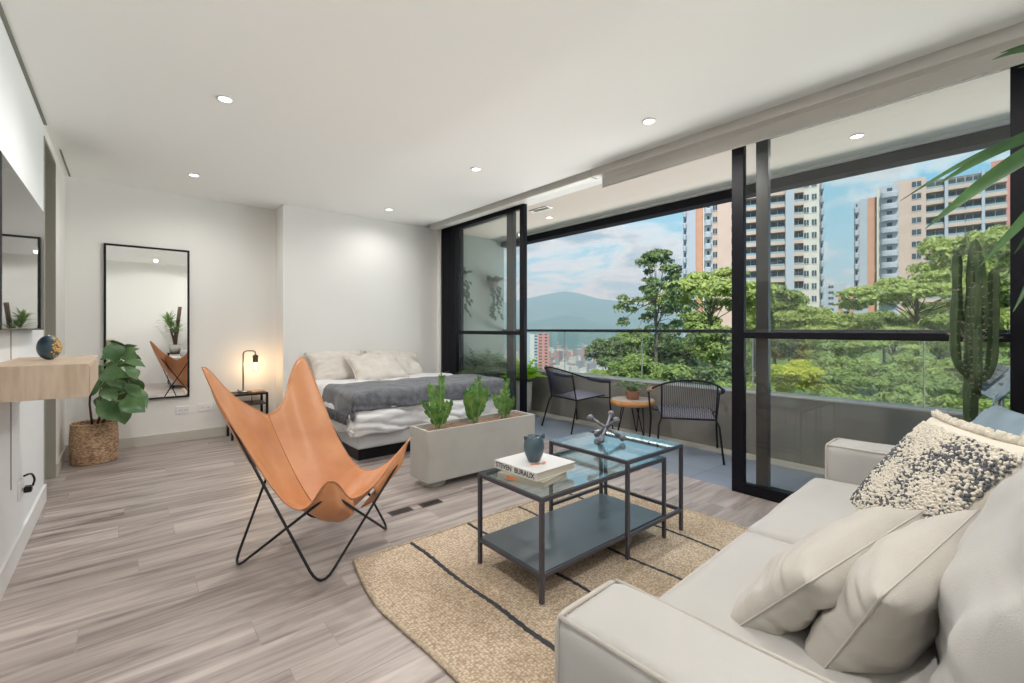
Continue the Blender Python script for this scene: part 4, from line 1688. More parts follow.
def cactus_arm(pts, rmax, ribs=5, taper=True, phase=0):
    pts = fillet(pts, 0.12, 6, closed=False)
    # resample
    P = []
    for i in range(len(pts) - 1):
        n_ = max(1, int((pts[i + 1] - pts[i]).length / 0.02))
        for k in range(n_):
            P.append(pts[i].lerp(pts[i + 1], k / n_))
    P.append(pts[-1])
    b = B()
    rings = []
    n_ = len(P)
    seg = ribs * 4
    up = None
    sp = []
    for i, p in enumerate(P):
        d = (P[min(n_ - 1, i + 1)] - P[max(0, i - 1)]).normalized()
        if up is None:
            up = Vector((0, 1, 0)) if abs(d.y) < .9 else Vector((1, 0, 0))
        s = d.cross(up).normalized()
        up = s.cross(d).normalized()
        q = i / (n_ - 1)
        rr = rmax * (0.62 + 0.38 * min(1, q * 3)) * (1 if q < 0.9 else math.sqrt(max(0.02, 1 - ((q - 0.9) / 0.1) ** 2)))
        rr *= 1 + 0.05 * math.sin(i * 0.9)
        ring = []
        for k in range(seg):
            a = 2 * PI * k / seg + phase
            f = (0.62, 0.80, 1.0, 0.80)[(k + 2) % 4] if True else 1
            ring.append(b.verts.new(p + (s * math.cos(a) + up * math.sin(a)) * rr * f))
            if k % 4 == 0 and i % 2 == 0:
                sp.append((p + (s * math.cos(a) + up * math.sin(a)) * rr, (s * math.cos(a) + up * math.sin(a))))
        rings.append(ring)
    for i in range(n_ - 1):
        for k in range(seg):
            b.faces.new((rings[i][k], rings[i][(k + 1) % seg], rings[i + 1][(k + 1) % seg], rings[i + 1][k])).smooth = True
    b.faces.new(rings[-1])
    b.faces.new(rings[0][::-1])
    return b, sp


RV = Vector((RT[0], RT[1], 0))
FV = Vector((FW[0], FW[1], 0))


def cpt(dx, z, dy=0.0):
    """offset across the view and along it, height"""
    return RV * dx * 0.80 + FV * dy + Vector((0, 0, z))


arms = [([cpt(-0.01, 0.33), cpt(0.0, 0.9), cpt(0.005, 1.18), cpt(0.025, 1.565)], 0.036),
        ([cpt(0, 0.92), cpt(-0.085, 0.98), cpt(-0.10, 1.12), cpt(-0.085, 1.33)], 0.032),
        ([cpt(0, 0.90, -.02), cpt(0.085, 0.94, -.02), cpt(0.105, 1.10, -.02), cpt(0.105, 1.43, -.02)], 0.034),
        ([cpt(0, 1.04, -.03), cpt(-0.045, 1.10, -.06), cpt(-0.045, 1.20, -.06), cpt(-0.045, 1.36, -.06)], 0.034),
        ([cpt(0, 1.12, .02), cpt(-0.03, 1.22, .04), cpt(-0.035, 1.35, .04), cpt(-0.035, 1.515, .04)], 0.032),
        ([cpt(0, 1.10, -.02), cpt(0.015, 1.18, -.05), cpt(0.0, 1.30, -.05), cpt(-0.008, 1.50, -.04)], 0.030),
        ([cpt(0, 0.84, .03), cpt(0.055, 0.90, .06), cpt(0.06, 1.05, .06), cpt(0.06, 1.28, .06)], 0.030),
        ([cpt(0, 0.86, -.03), cpt(-0.05, 0.92, -.07), cpt(-0.055, 1.02, -.07), cpt(-0.055, 1.16, -.07)], 0.028)]
spines = []
for k, (pts, rm) in enumerate(arms):
    b, sp = cactus_arm(pts, rm * (0.72 if k == 0 else 0.62), 5, phase=k * 0.5)
    obj('trunk' if k == 0 else 'arm', b, M_cactus, t)
    spines += sp
b = B()
random.seed(2)
for p, d in spines:
    for s in (-1, 1):
        q = d + Vector((random.uniform(-.5, .5), random.uniform(-.5, .5), 0.3 * s))
        tube(b, [p, p + q.normalized() * 0.014], [0.0010, 0.0004], 3, caps=False)
obj('spines', b, M_spine, t)

# ------------------------------------------------------------------ palm behind the sofa (its leaves reach into view)
PB = far(1122, 118, 1.36)
PCX, PCY = 2.42, -0.52
t = thing('potted_palm', 'blade leaved potted palm behind the sofa, leaf tips reaching in at the right edge', 'potted plant', (PCX, PCY, 0))
obj('pot', lathe(B(), [(0.11, 0), (0.13, 0.02), (0.15, 0.33), (0.155, 0.35), (0.14, 0.35), (0.13, 0.32)], 28), M_basket, t)
obj('soil', lathe(B(), [(0.133, 0.31), (0.133, 0.32)], 20), M_soil, t)
PT = PB - Vector((PCX, PCY, 0))
b = B()
tube(b, fillet([(0, 0, 0.3), (0.0, 0.05, 0.75), (PT.x * 0.6, PT.y * 0.55, 1.25), tuple(PT)], 0.3, closed=False), [0.04] + [0.034] * 14 + [0.03], 12) if False else tube(b, [(0, 0, 0.3), (0.0, 0.03, 0.7), (PT.x * 0.45, PT.y * 0.35, 1.1), (PT.x * 0.85, PT.y * 0.75, 1.5), tuple(PT)], [0.04, 0.036, 0.032, 0.028, 0.024], 12)
obj('trunk', b, M_bark, t)


def blade_to(bm, root, tip, W, sagz=0.06, n=14, org=None):
    """a long pointed blade that arches from root to tip"""
    root, tip = Vector(root), Vector(tip)
    d = tip - root
    s = d.cross(Vector((0, 0, 1))).normalized()
    if org is not None:
        vw = (Vector((0, 0, CAM_H)) - (Vector(org) + root.lerp(tip, .6))).normalized()
        s = d.cross(vw + Vector((0, 0, 0.35))).normalized()
    nn = s.cross(d).normalized()
    rows = []
    for i in range(n + 1):
        q = i / n
        p = root.lerp(tip, q) + Vector((0, 0, sagz * math.sin(PI * q)))
        w = W / 2 * min(1, 0.45 + q * 2.2) * (1 - q ** 2.6) + 0.0008
        rows.append([bm.verts.new(p - s * w + nn * w * .3), bm.verts.new(p), bm.verts.new(p + s * w + nn * w * .3)])
    for i in range(n):
        for k in range(2):
            bm.faces.new((rows[i][k], rows[i][k + 1], rows[i + 1][k + 1], rows[i + 1][k])).smooth = True


b = B()
tips = [(900, 201, 1.45, 0.022, 0.055), (994, 154, 1.36, 0.040, 0.03), (935, 186, 1.42, 0.045, 0.045), (947, 208, 1.30, 0.056, 0.035),
        (925, 229, 1.28, 0.060, 0.045), (978, 268, 1.30, 0.042, 0.0), (1000, 53, 1.38, 0.036, 0.10), (992, 60, 1.30, 0.042, 0.11),
        (1014, 254, 1.4, 0.04, 0.0), (1013, 312, 1.36, 0.042, 0.0), (1018, 68, 1.45, 0.04, 0.08)]
OO = Vector((PCX, PCY, 0))
for u, v, dist, W_, sg in tips:
    blade_to(b, PT, far(u, v, dist) - OO, W_, sg, org=OO)
random.seed(8)
for k in range(15):
    a = R(-110 + k * 17)
    el = random.uniform(-0.2, 1.1)
    L_ = random.uniform(0.30, 0.42)
    tip = PT + Vector((math.cos(a) * L_ * math.cos(el), math.sin(a) * L_ * math.cos(el), L_ * math.sin(el)))
    tip.y = max(tip.y, YN + 0.04 - PCY)
    if (tip + OO).dot(RV) / max(0.1, (tip + OO).dot(FV)) < 1.16:
        continue
    blade_to(b, PT, tip, 0.045, 0.04)
obj('foliage', b, M_palm, t)

# plant that only the two mirrors show, on a stand by the wall behind
t = thing('dracaena', 'dracaena with a thick sawn trunk on a slim stand, visible in the tall mirror', 'potted plant', (0.80, -0.46, 0))
b = B()
for a in (0, 1, 2, 3):
    box(b, (-0.12, 0.10)[a % 2], (-0.10, 0.12)[a % 2], (-0.12, 0.10)[a // 2], (-0.10, 0.12)[a // 2], 0, 0.63)
box(b, -0.13, 0.13, -0.13, 0.13, 0.63, 0.65)
obj('stand', b, M_black, t)
obj('pot', lathe(B(), [(0.09, 0.65), (0.11, 0.82), (0.10, 0.82), (0.095, 0.80)], 24), M_plantcrete, t)
b = B()
tube(b, [(0, 0, 0.78), (0.015, 0, 1.0), (0.06, 0.0, 1.38), (0.085, 0.0, 1.62)], [0.035, 0.036, 0.034, 0.034], 12)
tube(b, [(0, 0.02, 0.78), (-0.03, 0.02, 0.95), (-0.08, 0.02, 1.15)], [0.022, 0.02, 0.018], 10)
obj('trunk', b, M_bark, t)
b = B()
random.seed(14)
for cx_, cz_ in ((0.0, 1.05), (-0.08, 1.17), (-0.12, 1.28)):
    for k in range(30):
        a = random.uniform(0, 2 * PI)
        el = random.uniform(-0.1, 1.2)
        L_ = random.uniform(0.2, 0.32)
        tip = Vector((cx_ + math.cos(a) * L_ * math.cos(el), max(-0.22, math.sin(a) * L_ * math.cos(el)), cz_ + L_ * math.sin(el)))
        blade_to(b, (cx_, 0, cz_), tip, 0.028, 0.04, 7)
obj('foliage', b, mat('dracaena_green', (0.13, 0.24, 0.07), 0.45, col2=(0.24, 0.34, 0.11), noise_scale=9, trans=0.15), t)

# ------------------------------------------------------------------ balcony chairs


def cord_chair(label, loc, rz, wrap=False):
    t = thing('cord_chair', label, 'chair', loc, rz)
    r_ = 0.009
    arc = []
    for k in range(25):
        a = PI * k / 24
        x = 0.325 * math.cos(a)
        y = -0.28 + 0.50 * (1 - math.sin(a)) if True else 0
        q = math.sin(a)
        arc.append(Vector((x, 0.24 - 0.62 * q ** 0.75, 0.55 + 0.17 * q ** 1.2)))
    b = B()
    tube(b, arc, r_, 8)
    obj('top_rail', b, M_black, t)
    sxx, sy0, sy1, sz = 0.225, -0.17, 0.25, 0.375
    b = B()
    tube(b, fillet([(-sxx, sy0, sz - 0.02), (sxx, sy0, sz - 0.02), (sxx + 0.02, sy1, sz + 0.015), (-sxx - 0.02, sy1, sz + 0.015)], 0.03), r_ * 0.85, 8, closed=True)
    obj('seat_frame', b, M_black, t)
    for s in (-1, 1):
        b = B()
        tube(b, [arc[0 if s > 0 else -1], (s * 0.30, 0.27, 0.28), (s * 0.315, 0.30, 0)], r_, 8)
        obj('leg', b, M_black, t)
        b = B()
        tube(b, [(s * sxx, sy0, sz - 0.02), (s * 0.25, sy0 - 0.02, 0.30), (s * 0.27, sy0 - 0.11, 0)], r_, 8)
        obj('leg', b, M_black, t)
        b = B()
        # rail up the side of the back
        top = min(arc, key=lambda p: abs(p.x - s * 0.225) + (0 if p.y < 0 else 1))
        tube(b, [(s * sxx, sy0, sz - 0.02), top], r_ * 0.8, 8)
        obj('back_post', b, M_black, t)
        b = B()
        tube(b, [(s * (sxx + 0.012), 0.1, sz), (s * 0.29, 0.27, 0.36)], r_ * 0.7, 8)
        obj('seat_brace', b, M_black, t)
        b = B()
        i0 = 1 if s > 0 else len(arc) - 2
        seg_ = arc[0:4] if s > 0 else arc[-4:]
        tube(b, seg_, 0.019, 10)
        obj('arm_wrap', b, mat('tan_cord_wrap', (0.50, 0.33, 0.20), 0.7) if wrap and s < 0 else M_cord, t)
    b = B()
    for k in range(30):
        q = -1 + 2 * k / 29
        x0 = q * (sxx - 0.006)
        tgt = min(arc, key=lambda p: abs(p.x - x0 * 1.0) + (0 if p.y < 0 else 1))
        # interpolate the arc for this x
        a = math.acos(max(-1, min(1, x0 / 0.325)))
        sa = math.sin(a)
        tp = Vector((x0, 0.24 - 0.62 * sa ** 0.75, 0.55 + 0.17 * sa ** 1.2))
        tube(b, [(x0, sy0, sz - 0.02), tp], 0.0028, 5)
    obj('back_cords', b, M_cord, t)
    b = B()
    for k in range(40):
        q = -1 + 2 * k / 39
        tube(b, [(q * (sxx - 0.004), sy0, sz - 0.013), (q * sxx, 0, sz - 0.012), (q * (sxx + 0.014), sy1, sz + 0.022)], 0.0042, 5)
    obj('seat_cords', b, M_cordgrey, t)
    return t


cord_chair('black cord balcony chair facing the railing, the one left of the round table', (4.02, 3.60, 0), R(-90 - 8))
cord_chair('black cord balcony chair seen from behind, the one right of the round table', (3.93, 2.16, 0), R(-55), True)

t = thing('side_table', 'round live edge wooden side table on thin black legs on the balcony', 'side table', (4.13, 2.88, 0), R(20))
b = lathe(B(), [(0.215, 0.345), (0.228, 0.355), (0.232, 0.375), (0.230, 0.395), (0.222, 0.402)], 40)
tp = obj('table_top', b, M_slab, t)
obj('top_surface', lathe(B(), [(0.218, 0.4022), (0.216, 0.4035)], 40), M_slabtop, tp)
for k in range(3):
    a = 2 * PI * k / 3
    p = Vector((math.cos(a), math.sin(a), 0))
    s = Vector((-p.y, p.x, 0))
    b = B()
    tube(b, fillet([p * 0.10 + s * 0.045 + Vector((0, 0, 0.345)), p * 0.165 + Vector((0, 0, 0.006)), p * 0.10 - s * 0.045 + Vector((0, 0, 0.345))], 0.03, closed=False), 0.006, 7)
    obj('leg', b, M_black, t)
t = thing('potted_succulent', 'small terracotta pot of trailing greenery on the round balcony table', 'potted plant', (4.12, 2.87, 0.4035))
t.scale = (1.35, 1.35, 1.2)
obj('pot', lathe(B(), [(0.045, 0), (0.058, 0.07), (0.062, 0.075), (0.052, 0.075), (0.048, 0.06)], 20), M_terra, t)
b = B()
random.seed(31)
for k in range(26):
    a = random.uniform(0, 2 * PI)
    L_ = random.uniform(0.06, 0.17)
    p0 = Vector((0.02 * math.cos(a), 0.02 * math.sin(a), 0.07))
    p1 = p0 + Vector((math.cos(a) * L_ * 0.9, math.sin(a) * L_ * 0.9, random.uniform(0.0, 0.08)))
    mid = p0.lerp(p1, .5) + Vector((0, 0, 0.05))
    tube(b, [p0, mid, p1], 0.002, 4)
    for i in range(9):
        q = 0.2 + 0.8 * i / 8
        p = p0.lerp(mid, q * 2) if q < .5 else mid.lerp(p1, q * 2 - 1)
        leaf(b, p, (random.uniform(-1, 1), random.uniform(-1, 1), random.uniform(-.2, 1)), (0, 0, 1.01), 0.026, 0.014, n=2)
obj('foliage', b, M_fern2, t)


# ------------------------------------------------------------------ balcony planting at the far end
def fern(label, loc, n, L, m, seed, potr=0.14, poth=0.34, potm=None, wl=0.11, elr=(0.15, 1.3), name='fern', toward=None):
    t = thing(name, label, 'potted plant', loc)
    obj('pot', lathe(B(), [(potr * 0.78, 0), (potr * 0.85, 0.01), (potr, poth), (potr * 0.9, poth), (potr * 0.85, poth - 0.03)], 24), potm or M_plantcrete, t)
    random.seed(seed)
    b = B()
    for k in range(n):
        a = random.uniform(0, 2 * PI) if toward is None else toward + random.gauss(0, 1.2)
        el = random.uniform(*elr)
        LL = L * random.uniform(0.65, 1)
        p = Vector((0, 0, poth))
        d = Vector((math.cos(a) * math.cos(el), math.sin(a) * math.cos(el), math.sin(el)))
        pts = [p.copy()]
        dd = d.copy()
        for i in range(8):
            p = p + dd * LL / 8
            dd = (dd + Vector((0, 0, -0.13))).normalized()
            pts.append(p.copy())
        tube(b, pts, [0.004] * 6 + [0.003, 0.002, 0.001], 4)
        side = dd.cross(Vector((0, 0, 1)))
        if side.length < 1e-4:
            side = Vector((1, 0, 0))
        side.normalize()
        for i in range(2, 9):
            q = i / 8
            w = wl * math.sin(PI * min(1, q * 0.9 + 0.08))
            ax = (pts[i] - pts[i - 1]).normalized()
            for s in (-1, 1):
                leaf(b, pts[i], side * s + ax * 0.45, (0, 0, 1), w, w * 0.34, curl=0.35, n=3)
    obj('foliage', b, m, t)
    return t


fern('bright yellow green fern in a pale planter at the end of the balcony', (4.03, 4.52, 0), 40, 0.42, M_fern, 4, 0.12, 0.46, M_capstone, 0.13, (0.5, 1.4))
fern('dull green fern behind the sliding glass at the balcony end, nearest the bed', (3.64, 4.98, 0), 34, 0.50, M_fern2, 6, 0.15, 0.52, M_concrete, 0.15, (0.4, 1.4))
fern('dull green leafy plant behind the sliding glass beside the bright fern', (4.0, 5.08, 0), 36, 0.50, M_fern2, 9, 0.15, 0.52, M_concrete, 0.14, (0.4, 1.4))


def wall_vine(label, x, z, n, seed, drop):
    t = thing('hanging_plant', label, 'hanging plant', (x, 5.50, z))
    obj('pot', lathe(B(), [(0.05, -0.05), (0.08, 0.05), (0.07, 0.05)], 18, 0, -0.085), M_concrete, t)
    random.seed(seed)
    b = B()
    for k in range(n):
        p = Vector((random.uniform(-.08, .08), random.uniform(-0.15, -0.04), 0.06))
        d = Vector((random.uniform(-1, 1), random.uniform(-1, 0.2), random.uniform(0.2, 1)))
        leaf(b, p, d, (0, 0, 1), 0.13, 0.07, curl=0.8, n=4)
    for k in range(5):
        x0 = random.uniform(-.12, .12)
        L_ = drop * random.uniform(0.35, 1)
        pts = [Vector((x0 * 0.5, -0.13, 0.06))] + [Vector((x0 + 0.03 * math.sin(i * 1.3 + k), max(-0.16, -0.12 + 0.02 * math.sin(i)), 0.03 - L_ * i / 10)) for i in range(1, 11)]
        tube(b, pts, 0.003, 4)
        for p in pts[1:]:
            leaf(b, p, (random.uniform(-1, 1), -0.4, -0.7), (0, -1, 0.2), 0.07, 0.045, curl=0.3, n=3)
    obj('foliage', b, mat('dark_vine_green', (0.04, 0.075, 0.045), 0.5, col2=(0.09, 0.14, 0.08), noise_scale=12), t)
    return t


wall_vine('trailing wall plant on the balcony end wall, the one nearer the black jamb', 3.63, 1.86, 22, 3, 0.75)
wall_vine('trailing wall plant on the balcony end wall, the one nearer the open air', 4.22, 1.80, 30, 5, 0.62)

# ================================================================== OUTSIDE
VANG = -YAW  # objects turned to face the room


def view_frame(u, t):
    """ground point under pixel column u at view distance t"""
    p = far(u, HOR, t)
    return p.x, p.y


# ---- hillside that carries the trees
us = np.linspace(380, 1500, 41)
ts = [14, 20, 28, 38, 50, 65, 80, 100, 130, 170, 230, 300]


def hill_z(u, t):
    base = np.interp(t, [14, 30, 50, 80, 110, 170, 300], [-16, -13.5, -12, -7, -3, -2, -8])
    # falls into the valley on the left
    k = max(0, (640 - u) / 100)
    return float(base - k * np.interp(t, [14, 60, 120, 300], [0.5, 7, 25, 80]) + 0.8 * nz(u * 0.02, t * 0.07, 0, 1))


hb = B()
g = []
for t_ in ts:
    g.append([hb.verts.new(Vector((*view_frame(u, t_), hill_z(u, t_)))) for u in us])
for j in range(len(ts) - 1):
    for i in range(len(us) - 1):
        hb.faces.new((g[j][i], g[j][i + 1], g[j + 1][i + 1], g[j + 1][i])).smooth = True
M_grass = mat('hillside_grass', (0.10, 0.17, 0.045), 0.95, col2=(0.20, 0.27, 0.08), noise_scale=0.25)
struct('hillside', hb, M_grass, True)

# ---- valley, mountains
VZ = -150
M_valley = mat('valley_ground', (0.20, 0.24, 0.16), 0.95, col2=(0.34, 0.32, 0.28), noise_scale=0.012)
vb = B()
p = [Vector((*view_frame(u, t_), VZ)) for u, t_ in ((-200, 250), (1500, 250), (1500, 9000), (-200, 9000))]
vb.faces.new([vb.verts.new(q) for q in p])
struct('valley_floor', vb, M_valley)
M_mtn = mat('mountain_forest', (0.065, 0.115, 0.075), 0.95, col2=(0.10, 0.15, 0.09), noise_scale=0.004, detail=8)
ridge = [(200, 318), (380, 309), (450, 305), (500, 303), (525, 299), (545, 294.5), (565, 291), (580, 293.5), (600, 299), (622, 301), (645, 306), (675, 313), (720, 318), (780, 322), (900, 326), (1200, 330)]
ru = [a for a, _ in ridge]
rv = [c for _, c in ridge]
for mi_, (dist, off, amp, nm) in enumerate(((6500, 0, 16, 'mountain'), (4700, 24, 14, 'mountain_foothill'))):
    mb = B()
    rows = []
    prof = [(0.0, 0), (0.12, 0.16), (0.3, 0.42), (0.5, 0.68), (0.75, 0.92), (1.0, 1.0), (1.3, 0.8)]
    for q, hgt in prof:
        row = []
        for u in np.linspace(200, 1200, 240):
            v = np.interp(u, ru, rv) + off
            top = CAM_H + (HOR - v) / FPX * dist
            n_ = nz(u * 0.035, q * 3 + mi_ * 9, 0, 1) + 0.5 * nz(u * 0.09, q * 6, 2, 1)
            d = dist * (0.72 + 0.28 * q) + 120 * n_
            z = VZ + (top - VZ) * hgt + amp * 2.2 * n_ * (1 if 0 < q else 0) * (0.25 if q >= 1 else 1)
            row.append(mb.verts.new(Vector((*view_frame(u, d), z))))
        rows.append(row)
    for j in range(len(rows) - 1):
        for i in range(len(rows[0]) - 1):
            mb.faces.new((rows[j][i], rows[j][i + 1], rows[j + 1][i + 1], rows[j + 1][i])).smooth = True
    struct(nm, mb, M_mtn, True)

# ---- distant city in the valley
random.seed(99)
M_c1 = mat('city_white', (0.62, 0.60, 0.57), 0.8)
M_c2 = mat('city_brick', (0.42, 0.22, 0.16), 0.8)
M_c3 = mat('city_grey', (0.30, 0.31, 0.33), 0.8)
cb = B()
for k in range(1500):
    u = random.uniform(430, 660)
    t_ = 900 * (5 ** random.random())
    x, y = view_frame(u, t_)
    w = random.uniform(8, 26)
    h_ = random.choice((8, 12, 12, 18, 25, 45)) * random.uniform(.7, 1.2)
    a = random.uniform(0, PI)
    mt = Matrix.Translation((x, y, VZ)) @ Matrix.Rotation(a, 4, 'Z')
    box(cb, -w / 2, w / 2, -w / 2, w / 2, 0, h_, mi=random.choice((0, 0, 0, 1, 1, 2)), mtx=mt)
o = obj('distant_city', cb, [M_c1, M_c2, M_c3])
tag(o, 'hazy distant city of tiny buildings spread over the valley floor', 'city', kind='stuff')

# ---- haze in the valley air
hz = B()
px_ = [Vector((*view_frame(u, t_), 0)) for u, t_ in ((0, 350), (900, 350), (900, 7600), (0, 7600))]
lo4 = [hz.verts.new((q.x, q.y, VZ - 20)) for q in px_]
hi4 = [hz.verts.new((q.x, q.y, 650)) for q in px_]
hz.faces.new(lo4[::-1])
hz.faces.new(hi4)
for i in range(4):
    hz.faces.new((lo4[i], lo4[(i + 1) % 4], hi4[(i + 1) % 4], hi4[i]))
mh_ = bpy.data.materials.new('valley_haze')
mh_.use_nodes = True
nt = mh_.node_tree
nt.nodes.clear()
oo = nt.nodes.new('ShaderNodeOutputMaterial')
vsn = nt.nodes.new('ShaderNodeVolumeScatter')
vsn.inputs['Color'].default_value = (0.42, 0.76, 1.0, 1)
vsn.inputs['Density'].default_value = 0.00026
vsn.inputs['Anisotropy'].default_value = 0.0
nt.links.new(vsn.outputs[0], oo.inputs['Volume'])
ho = struct('valley_haze', hz, mh_)

# ---- apartment towers
M_peach = mat('peach_render', (0.62, 0.46, 0.38), 0.85, noise_amt=0.08, noise_scale=0.3)
M_peachd = mat('orange_brick', (0.60, 0.33, 0.22), 0.85, noise_amt=0.1, noise_scale=0.5)
M_pale = mat('pale_render', (0.66, 0.61, 0.54), 0.85, noise_amt=0.08, noise_scale=0.4)
M_fin = mat('grey_fin', (0.42, 0.45, 0.50), 0.8)
M_pink = mat('pink_brick', (0.60, 0.26, 0.22), 0.85)
M_win = mat('dark_window', (0.055, 0.075, 0.095), 0.15)
M_wframe = mat('window_frame_white', (0.55, 0.56, 0.57), 0.5)
M_bglass = mat('balcony_glass', (0.28, 0.37, 0.40), 0.2)
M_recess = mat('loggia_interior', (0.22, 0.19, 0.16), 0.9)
FLH = 2.85


def tower(label, u0, u1, vtop, dist, elements, zbot=-30, top=None, name='apartment_tower', floors_from=-2):
    """elements: (kind, u0, u1, depth, material) across the facade; u in columns of the photograph"""
    uc = (u0 + u1) / 2
    al = math.atan((uc - 512) / FPX)
    m = dist / FPX * math.cos(al)
    x, y = view_frame(uc, dist)
    t = thing(name, label, 'building', (x, y, 0), VANG - al)
    ztop = top if top is not None else CAM_H + (HOR - vtop) / FPX * dist
    wmesh, bmesh_ = {}, {}
    cnt = {'window': 0, 'balcony': 0}
    for el in elements:
        kind, a, c, dep, mm = el[:5]
        xa, xb = (a - uc) * m, (c - uc) * m
        zt = ztop + (el[5] if len(el) > 5 else 0)
        if kind in ('wall', 'fin'):
            obj(kind, sbox(xa, xb, -dep, 14, zbot, zt), mm, t)
            continue
        # a bay with one window or balcony per floor
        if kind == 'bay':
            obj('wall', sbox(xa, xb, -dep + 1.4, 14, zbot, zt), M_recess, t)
        else:
            obj('wall', sbox(xa, xb, -dep, 14, zbot, zt), mm, t)
        z = zt - FLH
        w = xb - xa
        while z > max(zbot, floors_from):
            if kind == 'bay':
                key = round(w, 2), mm.name
                if key not in bmesh_:
                    b = B()
                    box(b, 0, w, -0.25, 1.6, -0.28, 0.0, mi=0)
                    box(b, 0, w, -0.25, -0.10, 0.0, 0.55, mi=0)
                    box(b, 0.04, w - 0.04, -0.20, -0.16, 0.55, 1.05, mi=1)
                    n_ = max(2, int(w / 1.3))
                    for k in range(n_):
                        box(b, w * k / n_ + 0.08, w * (k + 1) / n_ - 0.08, 1.30, 1.38, 0.1, 2.3, mi=2)
                        box(b, w * k / n_ - 0.04, w * k / n_ + 0.05, 1.2, 1.36, 0.0, 2.5, mi=3)
                    o = obj('balcony', b, [mm, M_bglass, M_win, M_wframe], t)
                    bmesh_[key] = o
                else:
                    o = bmesh_[key].copy()
                    C.objects.link(o)
                    o.parent = t
                o.location = (xa, -dep, z)
            elif kind == 'pod':
                key = ('pod', round(w, 2))
                if key not in bmesh_:
                    b = B()
                    pts = []
                    for k in range(9):
                        aa = PI * k / 8
                        pts.append((w / 2 - w / 2 * math.cos(aa), -0.3 - 1.3 * math.sin(aa) ** 0.6))
                    for (z0, z1, mi) in ((-0.2, 0.85, 0), (0.85, 1.1, 1)):
                        v0 = [b.verts.new((px, py, z0)) for px, py in pts]
                        v1 = [b.verts.new((px, py, z1)) for px, py in pts]
                        b.faces.new(v0[::-1]).material_index = mi
                        b.faces.new(v1).material_index = mi
                        for k in range(9):
                            b.faces.new((v0[k], v0[(k + 1) % 9], v1[(k + 1) % 9], v1[k])).material_index = mi
                    box(b, w * 0.35, w * 0.65, -0.04, 0.0, 0.9, 2.3, mi=2)
                    o = obj('balcony', b, [M_fin, M_wframe, M_win], t)
                    bmesh_[key] = o
                else:
                    o = bmesh_[key].copy()
                    C.objects.link(o)
                    o.parent = t
                o.location = (xa, -dep, z)
                if z < zt - FLH * (el[6] if len(el) > 6 else 5.5):
                    pass
            elif kind == 'win':
                key = ('w', round(w, 2))
                ww = min(w * 0.86, 2.4)
                if key not in wmesh:
                    b = B()
                    x0 = (w - ww) / 2
                    box(b, x0, x0 + ww, -0.06, 0.05, 0.75, 2.05, mi=0)
                    box(b, x0 - 0.06, x0 + ww + 0.06, -0.12, 0.0, 0.66, 0.76, mi=1)
                    box(b, x0 + ww / 2 - 0.04, x0 + ww / 2 + 0.04, -0.10, 0.0, 0.75, 2.05, mi=1)
                    o = obj('window', b, [M_win, M_wframe], t)
                    wmesh[key] = o
                else:
                    o = wmesh[key].copy()
                    C.objects.link(o)
                    o.parent = t
                o.location = (xa, -dep, z)
            z -= FLH
    return t, ztop


tower('peach and cream apartment tower behind the window posts', 683, 818, 150, 108, [
    ('pod', 679, 683, 0, M_fin), ('fin', 683, 693, 0.2, M_fin), ('wall', 693, 701, -0.6, M_peachd), ('fin', 701, 705, 0.6, M_pale),
    ('pod', 703, 711, 0.9, M_pale), ('fin', 705, 711.5, 0.75, M_fin), ('win', 711.5, 716.5, 0.4, M_peach), ('wall', 716.5, 731, 0.8, M_peach),
    ('win', 731, 735, 0.8, M_peach), ('wall', 735, 743, 0.8, M_pale), ('bay', 743, 758, 0.6, M_peach), ('fin', 758, 763, 0.9, M_pale), ('bay', 763, 784, 0.6, M_peach),
    ('fin', 784, 792, 1.6, M_fin), ('bay', 792, 801, 0.8, M_peach), ('win', 801, 806, 0.4, M_pale), ('wall', 806, 808, 0.4, M_pale), ('win', 808, 813, 0.4, M_pale), ('wall', 813, 815.5, 0.4, M_pale),
    ('pod', 815.5, 819, 0.2, M_fin)], zbot=-15, floors_from=6)
tower('peach apartment tower with curved balconies between the post and the cactus', 848, 1000, 181, 108, [
    ('pod', 848.5, 854.5, 0.2, M_fin, -2.6), ('fin', 854.5, 864, 0.3, M_fin, -2.2), ('wall', 864, 874.5, -0.4, M_peachd, -2.0), ('fin', 874.5, 879, 0.8, M_pale),
    ('pod', 879, 898, 1.0, M_fin, 0), ('fin', 879.5, 886, 0.95, M_fin), ('win', 887, 893, 0.9, M_peach), ('wall', 893, 911, 0.8, M_peach, 0.8), ('win', 911, 922, 0.8, M_peach, 0.8), ('wall', 922, 926, 0.8, M_peach, 0.8),
    ('bay', 926, 944, 0.6, M_peach), ('fin', 944, 947.5, 1.3, M_fin), ('bay', 947.5, 963, 0.6, M_peach), ('bay', 963.5, 978, 0.6, M_peach), ('fin', 978, 981, 0.9, M_fin), ('bay', 981, 1000, 0.6, M_peach)],
    zbot=-15, floors_from=6)
tower('pink brick building rising behind the palm leaves at the right', 990, 1045, 157, 125, [
    ('wall', 990, 1045, 0.2, M_pink), ('win', 1000, 1006, 0.3, M_pink)], zbot=-15, floors_from=14, name='brick_building')
tower('distant orange brick apartment block left of the valley with a grey side', 522, 549, 333, 420, [
    ('win', 522, 526, 0, M_fin), ('wall', 526, 530, 0, M_fin), ('wall', 530, 534, 0.3, M_pale, -1), ('win', 534, 538, 0, M_fin, -1.5), ('win', 538, 543, 0.6, M_pink), ('win', 543, 549, 0.6, M_pink)],
    zbot=-150, floors_from=-42, name='brick_block')
tower('pale grey building with a flat roof far between the two towers', 820, 847, 284, 230, [
    ('wall', 820, 828, 0, M_fin, -1.0), ('win', 828, 834, 0.3, M_fin), ('wall', 834, 846, 0.3, M_fin, 0.3)], zbot=-10, floors_from=4, name='office_building')
